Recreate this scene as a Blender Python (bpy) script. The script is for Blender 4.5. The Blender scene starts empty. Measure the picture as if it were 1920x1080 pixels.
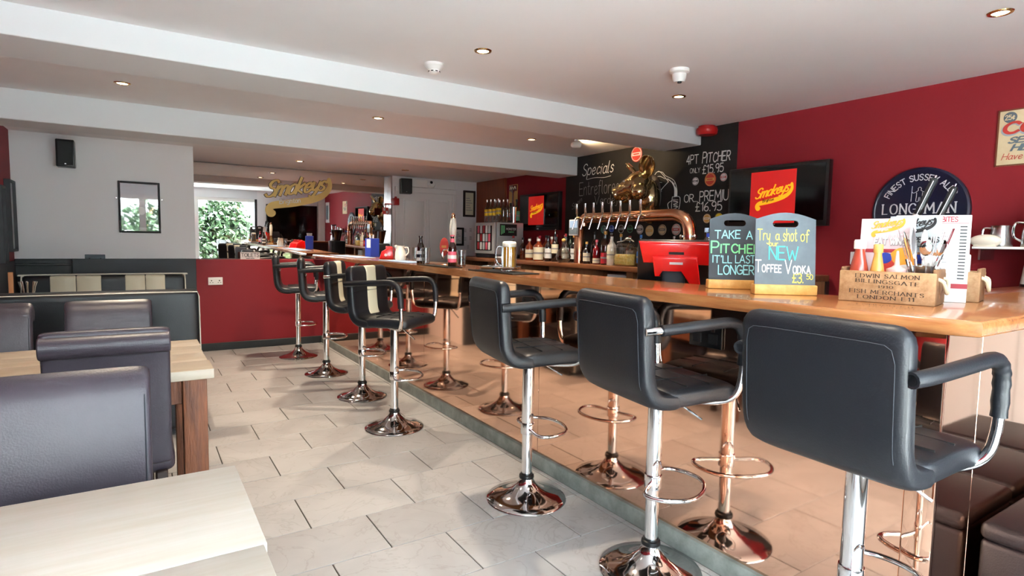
import bpy, bmesh, math, random
from mathutils import Vector, Matrix
random.seed(7)
S = bpy.context.scene
C = S.collection
PI = math.pi
# ---------------------------------------------------------------- camera, world, exposure
def setup_camera():
    # axes of the room as seen by the camera (x right, y down, z forward)
    f = 1079.6
    def ray(px, py):
        return Vector((px - 960, py - 540, f)).normalized()
    Y = ray(263, 443); X = ray(2640, 484)
    X = (X - Y * X.dot(Y)).normalized(); Z = X.cross(Y)
    R = Matrix((X, Y, Z))
    right, up, back = R @ Vector((1, 0, 0)), R @ Vector((0, -1, 0)), R @ Vector((0, 0, -1))
    cd = bpy.data.cameras.new('camera'); co = bpy.data.objects.new('camera', cd); C.objects.link(co)
    m = Matrix((right, up, back)).transposed().to_4x4(); m.translation = (0, 0, 1.28)
    co.matrix_world = m
    cd.sensor_width = 36; cd.lens = f / 1920 * 36; cd.clip_start = 0.02
    S.camera = co
setup_camera()
w = bpy.data.worlds.new('overcast_sky'); S.world = w; w.use_nodes = True
bg = w.node_tree.nodes['Background']; bg.inputs[0].default_value = (0.80, 0.91, 1.0, 1); bg.inputs[1].default_value = 14.0
def portal(name, loc, sx, sz):
    l = bpy.data.lights.new(name, 'AREA'); l.shape = 'RECTANGLE'; l.size = sx; l.size_y = sz; l.cycles.is_portal = True
    o = bpy.data.objects.new(name, l); C.objects.link(o); o.location = loc; o.rotation_euler = (PI/2, 0, PI)
    o.rotation_euler = (PI/2, 0, 0); o.rotation_euler = Vector((0, 1, 0)).to_track_quat('-Z', 'Z').to_euler()
    return o
portal('daylight_portal', (0.78, -0.8, 1.05), 3.3, 2.0)
sn = bpy.data.lights.new('sun', 'SUN'); sn.energy = 120; sn.angle = math.radians(1.5); sn.color = (.92, .96, 1)   # falls on the terrace outside the glazing, from over the roof
so = bpy.data.objects.new('sun', sn); C.objects.link(so); so.rotation_euler = Vector((-.4, -.25, -.87)).to_track_quat('-Z', 'Y').to_euler()
LAMP_W = 72.0
S.view_settings.view_transform = 'Standard'; S.view_settings.look = 'None'
S.view_settings.exposure = 0.88; S.view_settings.gamma = 1; S.view_settings.use_curve_mapping = False
S.cycles.max_bounces = 10; S.cycles.diffuse_bounces = 5; S.cycles.glossy_bounces = 6; S.cycles.transmission_bounces = 8
S.cycles.transparent_max_bounces = 12; S.cycles.sample_clamp_indirect = 6; S.cycles.caustics_reflective = False; S.cycles.caustics_refractive = False
# ---------------------------------------------------------------- materials
def lin(c):
    if isinstance(c, str):
        c = [int(c[i:i+2], 16) / 255 for i in (1, 3, 5)]
        return tuple(x / 12.92 if x <= .04045 else ((x + .055) / 1.055) ** 2.4 for x in c) + (1,)
    return tuple(c) + (1,)
MATS = {}
def mat(name, col, rough=.5, metal=0, spec=.5, noise=None, bump=None, trans=0, emit=None, coat=0, ior=1.45, alpha=1):
    """noise=(scale, col2, stretch, detail)  bump=(scale, strength, stretch)"""
    m = bpy.data.materials.new(name); m.use_nodes = True; MATS[name] = m
    nt = m.node_tree; p = nt.nodes['Principled BSDF']; L = nt.links.new
    p.inputs['Base Color'].default_value = lin(col); p.inputs['Roughness'].default_value = rough
    p.inputs['Metallic'].default_value = metal; p.inputs['IOR'].default_value = ior
    p.inputs['Specular IOR Level'].default_value = spec; p.inputs['Coat Weight'].default_value = coat
    p.inputs['Coat Roughness'].default_value = .08
    p.inputs['Transmission Weight'].default_value = trans
    if emit: p.inputs['Emission Color'].default_value = lin(emit[0]); p.inputs['Emission Strength'].default_value = emit[1]
    tc = None
    def coords(stretch):
        tcn = nt.nodes.new('ShaderNodeTexCoord'); mp = nt.nodes.new('ShaderNodeMapping')
        mp.inputs['Scale'].default_value = stretch
        oi = nt.nodes.new('ShaderNodeObjectInfo'); ml = nt.nodes.new('ShaderNodeMath'); ml.operation = 'MULTIPLY'; ml.inputs[1].default_value = 37
        L(oi.outputs['Random'], ml.inputs[0]); L(ml.outputs[0], mp.inputs['Location'])
        L(tcn.outputs['Object'], mp.inputs['Vector']); return mp.outputs[0]
    if noise:
        sc, c2, st, det = noise
        n = nt.nodes.new('ShaderNodeTexNoise'); n.inputs['Scale'].default_value = sc; n.inputs['Detail'].default_value = det; n.inputs['Roughness'].default_value = .65
        r = nt.nodes.new('ShaderNodeValToRGB'); r.color_ramp.elements[0].position = .35; r.color_ramp.elements[1].position = .68
        r.color_ramp.elements[0].color = lin(col); r.color_ramp.elements[1].color = lin(c2)
        L(coords(st), n.inputs['Vector']); L(n.outputs['Fac'], r.inputs[0]); L(r.outputs[0], p.inputs['Base Color'])
    if bump:
        sc, s_, st = bump
        n = nt.nodes.new('ShaderNodeTexNoise'); n.inputs['Scale'].default_value = sc; n.inputs['Detail'].default_value = 6
        b = nt.nodes.new('ShaderNodeBump'); b.inputs['Strength'].default_value = s_; b.inputs['Distance'].default_value = .01
        L(coords(st), n.inputs['Vector']); L(n.outputs['Fac'], b.inputs['Height']); L(b.outputs[0], p.inputs['Normal'])
    return m
O1 = (1, 1, 1)
mat('plaster', '#f2f1f2', .85, noise=(1.2, '#eeedee', O1, 3), bump=(6, .06, O1))
mat('beam_paint', '#e4e6e8', .8, bump=(5, .08, O1))
mat('white_wall', '#f0eeef', .85, bump=(30, .05, O1))
mat('red_wall', '#7d1c22', .62, spec=.2, noise=(1.5, '#771c22', O1, 3), bump=(40, .05, O1))
mat('dado_red', '#84232a', .5, spec=.25, bump=(30, .04, O1))
mat('dado_grey', '#3a3c40', .6)
mat('black_paint', '#1d2022', .5)
mat('chalkboard_paint', '#191818', .65, spec=.3, noise=(2.2, '#262423', O1, 5))
mat('grout', '#37322d', .9)
def tile_mat():
    m = mat('tile', '#cfc6bb', .32)
    nt = m.node_tree; L = nt.links.new; p = nt.nodes['Principled BSDF']
    tc = nt.nodes.new('ShaderNodeTexCoord'); oi = nt.nodes.new('ShaderNodeObjectInfo')
    ad = nt.nodes.new('ShaderNodeVectorMath'); ad.operation = 'MULTIPLY_ADD'
    L(oi.outputs['Location'], ad.inputs[0]); ad.inputs[1].default_value = (3.1, 5.7, 1); L(tc.outputs['Object'], ad.inputs[2])
    n = nt.nodes.new('ShaderNodeTexNoise'); n.inputs['Scale'].default_value = 2.4; n.inputs['Detail'].default_value = 7; n.inputs['Distortion'].default_value = 1.2
    r = nt.nodes.new('ShaderNodeValToRGB'); e = r.color_ramp.elements
    e[0].position = .3; e[0].color = lin('#9d9997'); e[1].position = .7; e[1].color = lin('#adaaa8')
    L(ad.outputs[0], n.inputs[0]); L(n.outputs[0], r.inputs[0])
    v = nt.nodes.new('ShaderNodeTexNoise'); v.inputs['Scale'].default_value = 3.0; v.inputs['Detail'].default_value = 5; v.inputs['Distortion'].default_value = 2.5
    L(ad.outputs[0], v.inputs[0])
    sb = nt.nodes.new('ShaderNodeMath'); sb.operation = 'SUBTRACT'; L(v.outputs[0], sb.inputs[0]); sb.inputs[1].default_value = .5
    ab = nt.nodes.new('ShaderNodeMath'); ab.operation = 'ABSOLUTE'; L(sb.outputs[0], ab.inputs[0])
    r2 = nt.nodes.new('ShaderNodeValToRGB'); r2.color_ramp.elements[0].color = (.82, .8, .77, 1); r2.color_ramp.elements[1].color = (1, 1, 1, 1); r2.color_ramp.elements[1].position = .018
    L(ab.outputs[0], r2.inputs[0])
    mx = nt.nodes.new('ShaderNodeMix'); mx.data_type = 'RGBA'; mx.blend_type = 'MULTIPLY'; mx.inputs[0].default_value = .8
    L(r.outputs[0], mx.inputs[6]); L(r2.outputs[0], mx.inputs[7]); 
    vr = nt.nodes.new('ShaderNodeMapRange'); L(oi.outputs['Random'], vr.inputs[0]); vr.inputs[3].default_value = .93; vr.inputs[4].default_value = 1.03
    hs = nt.nodes.new('ShaderNodeHueSaturation'); L(vr.outputs[0], hs.inputs['Value']); L(mx.outputs[2], hs.inputs['Color'])
    L(hs.outputs[0], p.inputs['Base Color'])
    b = nt.nodes.new('ShaderNodeBump'); b.inputs['Strength'].default_value = .12; b.inputs['Distance'].default_value = .01; L(n.outputs[0], b.inputs['Height']); L(b.outputs[0], p.inputs['Normal'])
tile_mat()
mat('copper', (.98, .62, .45), .05, 1, bump=(2.2, .02, O1))
mat('copper_pipe', (.80, .42, .25), .18, 1)
mat('slate_strip', '#8f958f', .4, .2, noise=(9, '#6a706b', O1, 6), bump=(25, .2, O1))
mat('bar_wood', '#8a5430', .2, noise=(5, '#a87347', (9, .7, 9), 7), coat=.4)
mat('bar_wood_dark', '#5a2a18', .3, noise=(5, '#6d3520', (.7, 9, 9), 6), coat=.3)
mat('shelf_wood', '#6b3f28', .35, noise=(4, '#8a5836', (9, .7, 9), 6))
mat('panel_wood', '#6e3219', .45, noise=(4, '#83401f', (6, 6, .6), 6))
mat('mid_wood', '#8a5a38', .5, noise=(4, '#a0704a', (6, 6, .6), 6))
mat('dark_carcass', '#2a1c18', .5)
mat('pine', '#d6a860', .5, noise=(5, '#c89248', (8, .8, 8), 6))
mat('crate_wood', '#a98560', .65, noise=(6, '#8c6642', (7, 1, 7), 8), bump=(12, .2, (7, 1, 7)))
mat('crate_end_wood', '#8a6444', .8, noise=(14, '#6b4a33', O1, 8), bump=(30, .3, O1))
mat('white_wood', '#bdb7ae', .45, noise=(3, '#b2a898', (.7, 8, 8), 8), bump=(8, .08, (.6, 9, 9)))
mat('table2_wood', '#b1a392', .4, noise=(3, '#9a8871', (.7, 8, 8), 8), bump=(8, .08, (.6, 9, 9)))
mat('reclaimed_wood', '#7a4526', .6, noise=(7, '#4e2b1a', (7, 7, .8), 9), bump=(14, .4, (7, 7, .8)))
mat('leather_black', '#15171c', .40, spec=.45, bump=(220, .09, O1))
mat('leather_brown', '#312b33', .38, noise=(7, '#373139', O1, 4), bump=(240, .1, O1))
mat('leather_darkbrown', '#241a1b', .38, bump=(220, .1, O1))
mat('leather_cream', '#d9d2ba', .42, bump=(200, .08, O1))
mat('piping', '#d8d2c4', .5)
mat('stitch', '#2d3036', .7)
mat('chrome', (.82, .83, .85), .06, 1)
mat('dark_chrome', (.55, .53, .53), .08, 1)
mat('steel', (.66, .66, .66), .25, 1)
mat('brass', (.72, .5, .22), .2, 1)
mat('bronze_gold', (.62, .47, .24), .16, 1, noise=(6, (.42, .33, .2), O1, 4))
mat('rubber', '#101011', .7)
mat('black_plastic', '#0f1012', .35)
mat('screen', '#050506', .08)
mat('white_plastic', '#f1f0ee', .4)
mat('grey_plastic', '#a9b0b4', .35)
mat('silver_body', '#c3c9cc', .3, .35)
mat('red_plastic', '#d31212', .25, coat=.5)
mat('alarm_red', '#a01818', .35)
mat('blue', '#223a9a', .5)
mat('pale_blue', '#8fa9cc', .6)
mat('white_card', '#d2cecd', .55)
mat('cream_card', '#dcc9a2', .55, noise=(5, '#cdb48a', O1, 5))
mat('rust', '#6b3a20', .8)
mat('navy', '#12152a', .3)
mat('grey_slate', '#66727a', .7, noise=(3, '#4d575f', O1, 6))
mat('dark_slate', '#343b41', .7, noise=(3, '#434b52', O1, 6))
mat('chalk_white', '#d9d8d4', .9)
mat('chalk_cyan', '#9fe3ea', .9)
mat('chalk_green', '#86e6a0', .9)
mat('chalk_teal', '#4cc3b8', .9)
mat('chalk_yellow', '#e6d963', .9)
mat('print_dark', '#33261f', .8)
mat('print_black', '#1a1a1c', .6)
mat('print_grey', '#8b8789', .6)
mat('print_red', '#8f1f2c', .6)
mat('print_orange', '#e0912c', .6)
mat('coke_red', '#b5352c', .5)
mat('screen_red', '#c0161a', .4, emit=('#c5261f', .28))
mat('screen_yellow', '#f0b21e', .4, emit=('#f0b01c', .35))
mat('gold_leaf', (.66, .46, .16), .45, .35)
mat('gold_edge', '#2a1a08', .5)
mat('mirror_glass', (.86, .85, .83), .0, 1)
mat('lamp_glow', '#ffffff', .4, emit=('#ffe2b0', 9))
mat('lamp_off', '#3a3330', .3)
mat('rope', '#cfc3a5', .9)
mat('yellow_label', '#e3c022', .5)
mat('cream_label', '#d8cfb4', .6)
mat('paper_label', '#d5d6d6', .6)
mat('green_label', '#4f9a78', .5)
mat('red_label', '#a3202c', .5)
mat('pink_label', '#c9566b', .5)
mat('blue_label', '#2f62a8', .5)
mat('amber_drink', '#7a3012', .08, coat=1)
mat('dark_drink', '#140c0a', .08, coat=1)
mat('brown_glass', '#24110b', .07, coat=1)
mat('green_glass', '#0c2417', .07, coat=1)
mat('red_drink', '#6d0f16', .1, coat=1)
mat('white_ceramic', '#e4ddcf', .2, coat=.5)
mat('pasta', '#d7b04e', .6, noise=(60, '#e9cf86', O1, 3), bump=(90, .8, O1))
mat('beer', '#d9951f', .12, coat=.6, noise=(9, '#e3ab3d', (1, 1, .3), 3))
mat('foam', '#f1ecdf', .8)
mat('pale_pink', '#cfaaa6', .35)
mat('pink_card', '#c6b1b6', .5)
mat('ketchup', '#993c2c', .25, coat=.5)
mat('mustard', '#c4914a', .3)
mat('foliage', '#16260f', .6, noise=(9, '#35502c', O1, 3))
mat('bark', '#9a835f', .9)
mat('paving', '#efece6', .9)
mat('render_white', '#efeeea', .9)
def glass(name, col=(1, 1, 1), gl=.12):
    m = bpy.data.materials.new(name); m.use_nodes = True; MATS[name] = m
    nt = m.node_tree; L = nt.links.new; nt.nodes.remove(nt.nodes['Principled BSDF']); out = nt.nodes['Material Output']
    t = nt.nodes.new('ShaderNodeBsdfTransparent'); t.inputs[0].default_value = col + (1,)
    g = nt.nodes.new('ShaderNodeBsdfGlossy'); g.inputs['Roughness'].default_value = .02
    fr = nt.nodes.new('ShaderNodeLayerWeight'); fr.inputs[0].default_value = .35
    mr = nt.nodes.new('ShaderNodeMapRange'); L(fr.outputs['Facing'], mr.inputs[0]); mr.inputs[3].default_value = gl; mr.inputs[4].default_value = min(.85, gl * 5)
    mx = nt.nodes.new('ShaderNodeMixShader'); L(mr.outputs[0], mx.inputs[0]); L(t.outputs[0], mx.inputs[1]); L(g.outputs[0], mx.inputs[2]); L(mx.outputs[0], out.inputs[0])
glass('pane_glass', (.96, .98, .98), .05)
glass('picture_glass', (.9, .9, .9), .32)
glass('clear_glass', (.90, .92, .92), .10)
glass('clear_blue', (.78, .86, .93), .12)
glass('clear_dim', (.70, .69, .64), .12)
# ---------------------------------------------------------------- mesh helpers
def V3(*a): return Vector(a)
def BM(): return bmesh.new()
def box(bm, x0, x1, y0, y1, z0, z1, bev=0, seg=2):
    vs = [bm.verts.new((x, y, z)) for x in (x0, x1) for y in (y0, y1) for z in (z0, z1)]
    fs = [(0, 1, 3, 2), (4, 6, 7, 5), (0, 4, 5, 1), (2, 3, 7, 6), (0, 2, 6, 4), (1, 5, 7, 3)]
    nf = [bm.faces.new([vs[i] for i in f]) for f in fs]
    if bev:
        es = list({e for f in nf for e in f.edges})
        bmesh.ops.bevel(bm, geom=es, offset=bev, segments=seg, profile=.5, affect='EDGES')
    return bm
def lathe(bm, prof, n=24, c=(0, 0, 0), M=None):
    rings = []
    for r, z in prof:
        if r < 1e-5: rings.append([bm.verts.new((c[0], c[1], c[2] + z))])
        else: rings.append([bm.verts.new((c[0] + r * math.cos(2*PI*i/n), c[1] + r * math.sin(2*PI*i/n), c[2] + z)) for i in range(n)])
    for a, b in zip(rings, rings[1:]):
        for i in range(n):
            j = (i + 1) % n
            q = [a[i % len(a)], a[j % len(a)], b[j % len(b)], b[i % len(b)]]
            q2 = []
            for v in q:
                if v not in q2: q2.append(v)
            if len(q2) > 2: bm.faces.new(q2)
    for k, rg in ((0, rings[0]), (-1, rings[-1])):
        if len(rg) > 2: bm.faces.new(rg if k else rg[::-1])
    if M is not None: bmesh.ops.transform(bm, matrix=M, verts=[v for r in rings for v in r])
    return bm
def smooth_path(pts, k=6, closed=False):
    P = [Vector(p) for p in pts]; n = len(P); out = []
    rng = range(n if closed else n - 1)
    for i in rng:
        p0 = P[i-1] if (i or closed) else P[0]*2 - P[1]; p1 = P[i]; p2 = P[(i+1) % n]
        p3 = P[(i+2) % n] if (closed or i + 2 < n) else P[-1]*2 - P[-2]
        for s in range(k):
            t = s / k
            out.append(.5 * ((2*p1) + (p2-p0)*t + (2*p0-5*p1+4*p2-p3)*t*t + (3*p1-p0-3*p2+p3)*t**3))
    if not closed: out.append(P[-1].copy())
    return out
def tube(bm, pts, r, n=8, closed=False, caps=True):
    P = [Vector(p) for p in pts]; N = len(P); rings = []
    up = None
    for i in range(N):
        a = P[i-1] if (i or closed) else P[0]; b = P[(i+1) % N] if (i < N-1 or closed) else P[-1]
        t = (b - a).normalized()
        if up is None:
            up = Vector((0, 0, 1)) if abs(t.z) < .9 else Vector((1, 0, 0))
        s = t.cross(up).normalized(); up = s.cross(t).normalized()
        rr = r[i] if isinstance(r, (list, tuple)) else r
        rings.append([bm.verts.new(P[i] + rr * (s * math.cos(2*PI*k/n) + up * math.sin(2*PI*k/n))) for k in range(n)])
    pairs = list(zip(rings, rings[1:])) + ([(rings[-1], rings[0])] if closed else [])
    for a, b in pairs:
        for k in range(n): bm.faces.new((a[k], a[(k+1) % n], b[(k+1) % n], b[k]))
    if caps and not closed: bm.faces.new(rings[0][::-1]); bm.faces.new(rings[-1])
    return bm
def prism(bm, pts, z0, z1, bev=0, seg=3, M=None):
    lo = [bm.verts.new((p[0], p[1], z0)) for p in pts]; hi = [bm.verts.new((p[0], p[1], z1)) for p in pts]
    n = len(pts); fs = [bm.faces.new(lo[::-1]), bm.faces.new(hi)]
    for i in range(n): fs.append(bm.faces.new((lo[i], lo[(i+1) % n], hi[(i+1) % n], hi[i])))
    vs = lo + hi
    if bev:
        es = list(fs[0].edges) + list(fs[1].edges)
        r = bmesh.ops.bevel(bm, geom=es, offset=bev, segments=seg, profile=.5, affect='EDGES')
    if M is not None: bmesh.ops.transform(bm, matrix=M, verts=bm.verts)
    return bm
def pad(bm, line, W, T, n=28, side=(0, 1, 0), pw=.28, pt=.55, er=.05, off=0):
    """upholstered slab: centre line in 3-D, width W along side, thickness T, rounded ends"""
    L = [Vector(p) for p in line]; side = Vector(side)
    d = [0]
    for a, b in zip(L, L[1:]): d.append(d[-1] + (b - a).length)
    tot = d[-1]; K = max(10, int(tot / .025)); rings = []
    def at(s):
        for i in range(len(L) - 1):
            if s <= d[i+1] or i == len(L) - 2:
                t = (s - d[i]) / max(1e-6, d[i+1] - d[i]); return L[i].lerp(L[i+1], t)
    ss = [0, er*.08, er*.3, er*.6, er] + [er + (tot - 2*er) * k / K for k in range(1, K)] + [tot - er, tot - er*.6, tot - er*.3, tot - er*.08, tot]
    for s in ss:
        p = at(s); t = (at(min(tot, s + .01)) - at(max(0, s - .01))).normalized(); nn = side.cross(t).normalized()
        e = min(s, tot - s) / er; e = max(0, min(1, e)); q = math.sqrt(max(0, 1 - (1 - e) ** 2))
        hw = W/2 - er * (1 - q) * .9; ht = T/2 * (.25 + .75 * q)
        ring = []
        for k in range(n):
            a = 2*PI*k/n; ca, sa = math.cos(a), math.sin(a)
            x = math.copysign(abs(ca) ** pw, ca) * hw; y = math.copysign(abs(sa) ** pt, sa) * ht
            ring.append(bm.verts.new(p + side * (x + off) + nn * y))
        rings.append(ring)
    for a, b in zip(rings, rings[1:]):
        for k in range(n): bm.faces.new((a[k], a[(k+1) % n], b[(k+1) % n], b[k]))
    bm.faces.new(rings[0][::-1]); bm.faces.new(rings[-1])
    return bm
def ball(bm, c, r, rot=None, u=16, v=12):
    g = bmesh.ops.create_uvsphere(bm, u_segments=u, v_segments=v, radius=1)
    M = Matrix.Translation(c) @ (rot.to_4x4() if rot else Matrix.Identity(4)) @ Matrix.Diagonal((*r, 1))
    bmesh.ops.transform(bm, matrix=M, verts=g['verts']); return bm
def mk(name, bm, m, parent=None, smooth=True, ang=40):
    me = bpy.data.meshes.new(name); bmesh.ops.recalc_face_normals(bm, faces=bm.faces); bm.to_mesh(me); bm.free()
    if m: me.materials.append(MATS[m])
    if smooth:
        me.shade_smooth()
        try: me.set_sharp_from_angle(angle=math.radians(ang))
        except Exception: pass
    o = bpy.data.objects.new(name, me); C.objects.link(o); o.parent = parent
    return o
def tag(o, label, cat, group=None):
    o['label'] = label; o['category'] = cat
    if group: o['group'] = group
    return o
def thing(name, label, cat, loc=(0, 0, 0), rz=0, group=None):
    o = bpy.data.objects.new(name, None); C.objects.link(o); o.empty_display_size = .05
    o.location = loc; o.rotation_euler = (0, 0, rz); return tag(o, label, cat, group)
def struct(name, bm, m, parent=None, smooth=False):
    o = mk(name, bm, m, parent, smooth)
    if parent is None: o['kind'] = 'structure'
    return o
def dup(root, loc, rz, label, group=None):
    r = root.copy(); C.objects.link(r); r.location = loc; r.rotation_euler = (0, 0, rz); r['label'] = label
    if group: r['group'] = group
    for ch in list(root.children):
        c = ch.copy(); C.objects.link(c); c.parent = r
        for g in list(ch.children):
            d = g.copy(); C.objects.link(d); d.parent = c
    return r
def B(*a, **k): return box(BM(), *a, **k)
# ---------------------------------------------------------------- hand lettering (stroke alphabet)
def _s(t):
    out = []
    for st in t.split('|'):
        sm = st[0] == '~'
        out.append((sm, [tuple(float(v) for v in p.split(',')) for p in st.lstrip('~').split()]))
    return out
G = {
'A': (.8, '0,0 .4,1 .8,0|.14,.35 .66,.35'), 'B': (.65, '0,0 0,1|~0,1 .45,.97 .55,.76 .4,.56 0,.53|~0,.53 .5,.49 .65,.26 .5,.03 0,0'),
'C': (.7, '~.68,.82 .5,.98 .25,.96 .05,.75 0,.5 .05,.25 .25,.03 .5,.02 .7,.18'), 'D': (.7, '0,0 0,1|~0,1 .4,.96 .65,.75 .7,.5 .65,.25 .4,.04 0,0'),
'E': (.6, '.6,1 0,1 0,0 .6,0|0,.52 .5,.52'), 'F': (.58, '.6,1 0,1 0,0|0,.52 .48,.52'),
'G': (.74, '~.68,.82 .5,.98 .25,.96 .05,.75 0,.5 .05,.25 .25,.03 .5,.02 .72,.14|.42,.44 .73,.44 .73,.1'), 'H': (.66, '0,0 0,1|.65,0 .65,1|0,.52 .65,.52'),
'I': (.06, '.02,0 .02,1'), 'J': (.5, '~.45,1 .45,.25 .3,.02 .1,.03 0,.2'), 'K': (.62, '0,0 0,1|.6,1 0,.45|.16,.58 .62,0'), 'L': (.56, '0,1 0,0 .55,0'),
'M': (.9, '0,0 .08,1 .45,.3 .82,1 .9,0'), 'N': (.68, '0,0 0,1 .68,0 .68,1'), 'O': (.76, '~.38,1 .1,.86 0,.5 .1,.14 .38,0 .66,.14 .76,.5 .66,.86 .38,1'),
'P': (.6, '0,0 0,1|~0,1 .45,.97 .6,.75 .45,.5 0,.47'), 'R': (.64, '0,0 0,1|~0,1 .45,.97 .6,.75 .45,.5 0,.47|.28,.48 .64,0'),
'S': (.6, '~.58,.85 .4,1 .15,.95 .04,.75 .2,.56 .45,.45 .6,.25 .45,.03 .2,0 0,.15'), 'T': (.75, '0,1 .75,1|.375,1 .375,0'),
'U': (.66, '~0,1 0,.35 .1,.08 .33,0 .56,.08 .66,.35 .66,1'), 'V': (.76, '0,1 .38,0 .76,1'), 'W': (1., '0,1 .25,0 .5,.7 .75,0 1,1'),
'X': (.65, '0,1 .65,0|.65,1 0,0'), 'Y': (.7, '0,1 .35,.5 .7,1|.35,.5 .35,0'), 'Z': (.6, '0,1 .6,1 0,0 .6,0'),
'0': (.6, '~.3,1 .08,.85 0,.5 .08,.15 .3,0 .52,.15 .6,.5 .52,.85 .3,1'), '1': (.25, '0,.8 .2,1 .2,0'), '2': (.55, '~0,.8 .2,1 .45,.93 .5,.7 .3,.4 0,0|0,0 .55,0'),
'3': (.55, '~0,.9 .25,1 .5,.85 .45,.6 .2,.53|~.2,.53 .5,.45 .55,.2 .35,.0 .1,.02 0,.14'), '4': (.6, '.45,0 .45,1 0,.35 .6,.35'), '5': (.55, '.5,1 .08,1 .04,.58|~.04,.58 .3,.64 .54,.45 .5,.12 .25,0 0,.1'),
'6': (.55, '~.45,.98 .15,.7 0,.3 .12,.05 .35,.0 .53,.2 .45,.45 .2,.48 .03,.3'), '8': (.55, '~.28,.53 .07,.72 .15,.95 .4,.95 .48,.72 .28,.53 .0,.28 .1,.02 .42,.02 .54,.28 .28,.53'), '9': (.55, '~.52,.7 .35,.5 .1,.55 .02,.8 .2,1 .45,.95 .53,.7 .5,.3 .38,0'),
'\u00a3': (.6, '~.58,.85 .4,1 .22,.92 .18,.6 .2,.25 .05,.02|.02,.02 .6,.02|0,.5 .45,.5'), '.': (.08, '.02,0 .06,.05'), "'": (.1, '.05,1 .03,.78'), '!': (.1, '.03,1 .03,.3|.03,.03 .03,.08'), '-': (.35, '0,.45 .35,.45'), ' ': (.35, ''),
'\u00a2': (.5, '~.48,.6 .3,.7 .08,.55 .04,.3 .2,.1 .48,.18|.28,.85 .24,-.05'),
'a': (.5, '~.46,.5 .25,.62 .04,.45 .03,.15 .2,0 .4,.12 .46,.5|~.46,.6 .45,.15 .58,.02'), 'b': (.5, '0,1 0,0|~0,.4 .2,.6 .42,.5 .46,.25 .3,.02 .1,.02 0,.2'), 'c': (.45, '~.42,.5 .25,.62 .05,.45 .03,.18 .2,0 .45,.12'),
'd': (.5, '~.44,.45 .25,.62 .04,.42 .03,.15 .2,0 .4,.1 .44,.3|.46,1 .46,0'), 'e': (.48, '~.04,.3 .35,.34 .42,.48 .28,.62 .08,.5 .03,.25 .15,.02 .35,.02 .5,.15'), 'f': (.4, '~.45,.92 .3,1 .18,.85 .15,.4 .13,-.1|0,.58 .38,.6'),
'g': (.5, '~.44,.5 .25,.62 .04,.45 .05,.18 .22,.05 .42,.2|~.46,.6 .44,.0 .3,-.3 .02,-.25'), 'h': (.5, '0,0 0,1|~0,.35 .2,.6 .4,.55 .44,.3 .44,0'), 'i': (.12, '.04,.6 .04,0|.05,.78 .06,.83'), 'j': (.3, '~.2,.6 .2,0 .1,-.28 -.1,-.25|.21,.78 .22,.83'),
'k': (.48, '0,1 0,0|.42,.6 .02,.25 .46,0'), 'l': (.16, '~.03,1 .02,.2 .14,.0'), 'm': (.8, '0,.6 0,0|~0,.35 .15,.58 .32,.55 .36,.3 .36,0|~.36,.35 .5,.58 .7,.55 .74,.3 .76,0'), 'n': (.48, '0,.6 0,0|~0,.35 .2,.6 .4,.55 .44,.3 .45,0'),
'o': (.5, '~.25,.62 .05,.5 .02,.28 .1,.05 .27,0 .43,.1 .48,.33 .42,.55 .25,.62'), 'p': (.5, '0,.6 0,-.35|~0,.4 .2,.62 .42,.5 .45,.25 .3,.02 0,.1'), 'r': (.36, '0,.6 0,0|~0,.32 .15,.58 .36,.58'), 's': (.4, '~.38,.5 .22,.62 .06,.52 .1,.37 .3,.27 .38,.13 .22,0 0,.08'),
't': (.36, '~.15,.95 .14,.2 .25,.0 .36,.08|0,.62 .34,.64'), 'u': (.5, '~0,.6 .02,.15 .2,0 .4,.15 .44,.5|~.45,.6 .45,.15 .56,.0'), 'v': (.44, '0,.6 .2,0 .42,.6'), 'w': (.6, '0,.6 .15,0 .3,.5 .45,0 .6,.6'), 'y': (.48, '~0,.6 .05,.2 .22,.08 .42,.25|~.46,.6 .42,.0 .25,-.32 .0,-.25'),
}
def strokes(text, gap=.16, jit=0, small=None):
    out = []; x = 0; first = True
    for ch in text:
        sc = 1
        if small and ch.isupper() and not first: sc = small
        adv, t = G.get(ch, G[' '])
        first = (ch == ' ')
        jx, jy = (random.uniform(-jit, jit), random.uniform(-jit, jit)) if jit else (0, 0)
        if t:
            for sm, pts in _s(t):
                p = [Vector((x + a * sc + jx, b * sc + jy, 0)) for a, b in pts]
                out.append((smooth_path(p, 5) if sm else p, sm))
        x += adv * sc + gap
    return out, x - gap
LIFT = [0]
def ribbon(bm, pts, wf, smooth=False):
    """flat ribbon in the xy plane; wf(direction) gives half-width; each strip lies a hair above the one before"""
    q = [pts[0]]
    for p in pts[1:]:
        if (p - q[-1]).length > 1e-5: q.append(p)
    if len(q) < 2: return
    def strip(P):
        LIFT[0] = (LIFT[0] + 1) % 6; z = LIFT[0] * 1.5e-4; n = len(P); prev = None
        for i in range(n):
            t = (P[min(n-1, i+1)] - P[max(0, i-1)]).normalized(); nn = Vector((-t.y, t.x, 0)); h = wf(t)
            e = t * h * .6 * (1 if i == n-1 else -1 if i == 0 else 0)
            a, b = bm.verts.new(P[i] + e + nn*h + Vector((0, 0, z))), bm.verts.new(P[i] + e - nn*h + Vector((0, 0, z)))
            if prev: bm.faces.new((prev[0], prev[1], b, a))
            prev = (a, b)
    if smooth: strip(q)
    else:
        for a, b in zip(q, q[1:]): strip([a, b])
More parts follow.
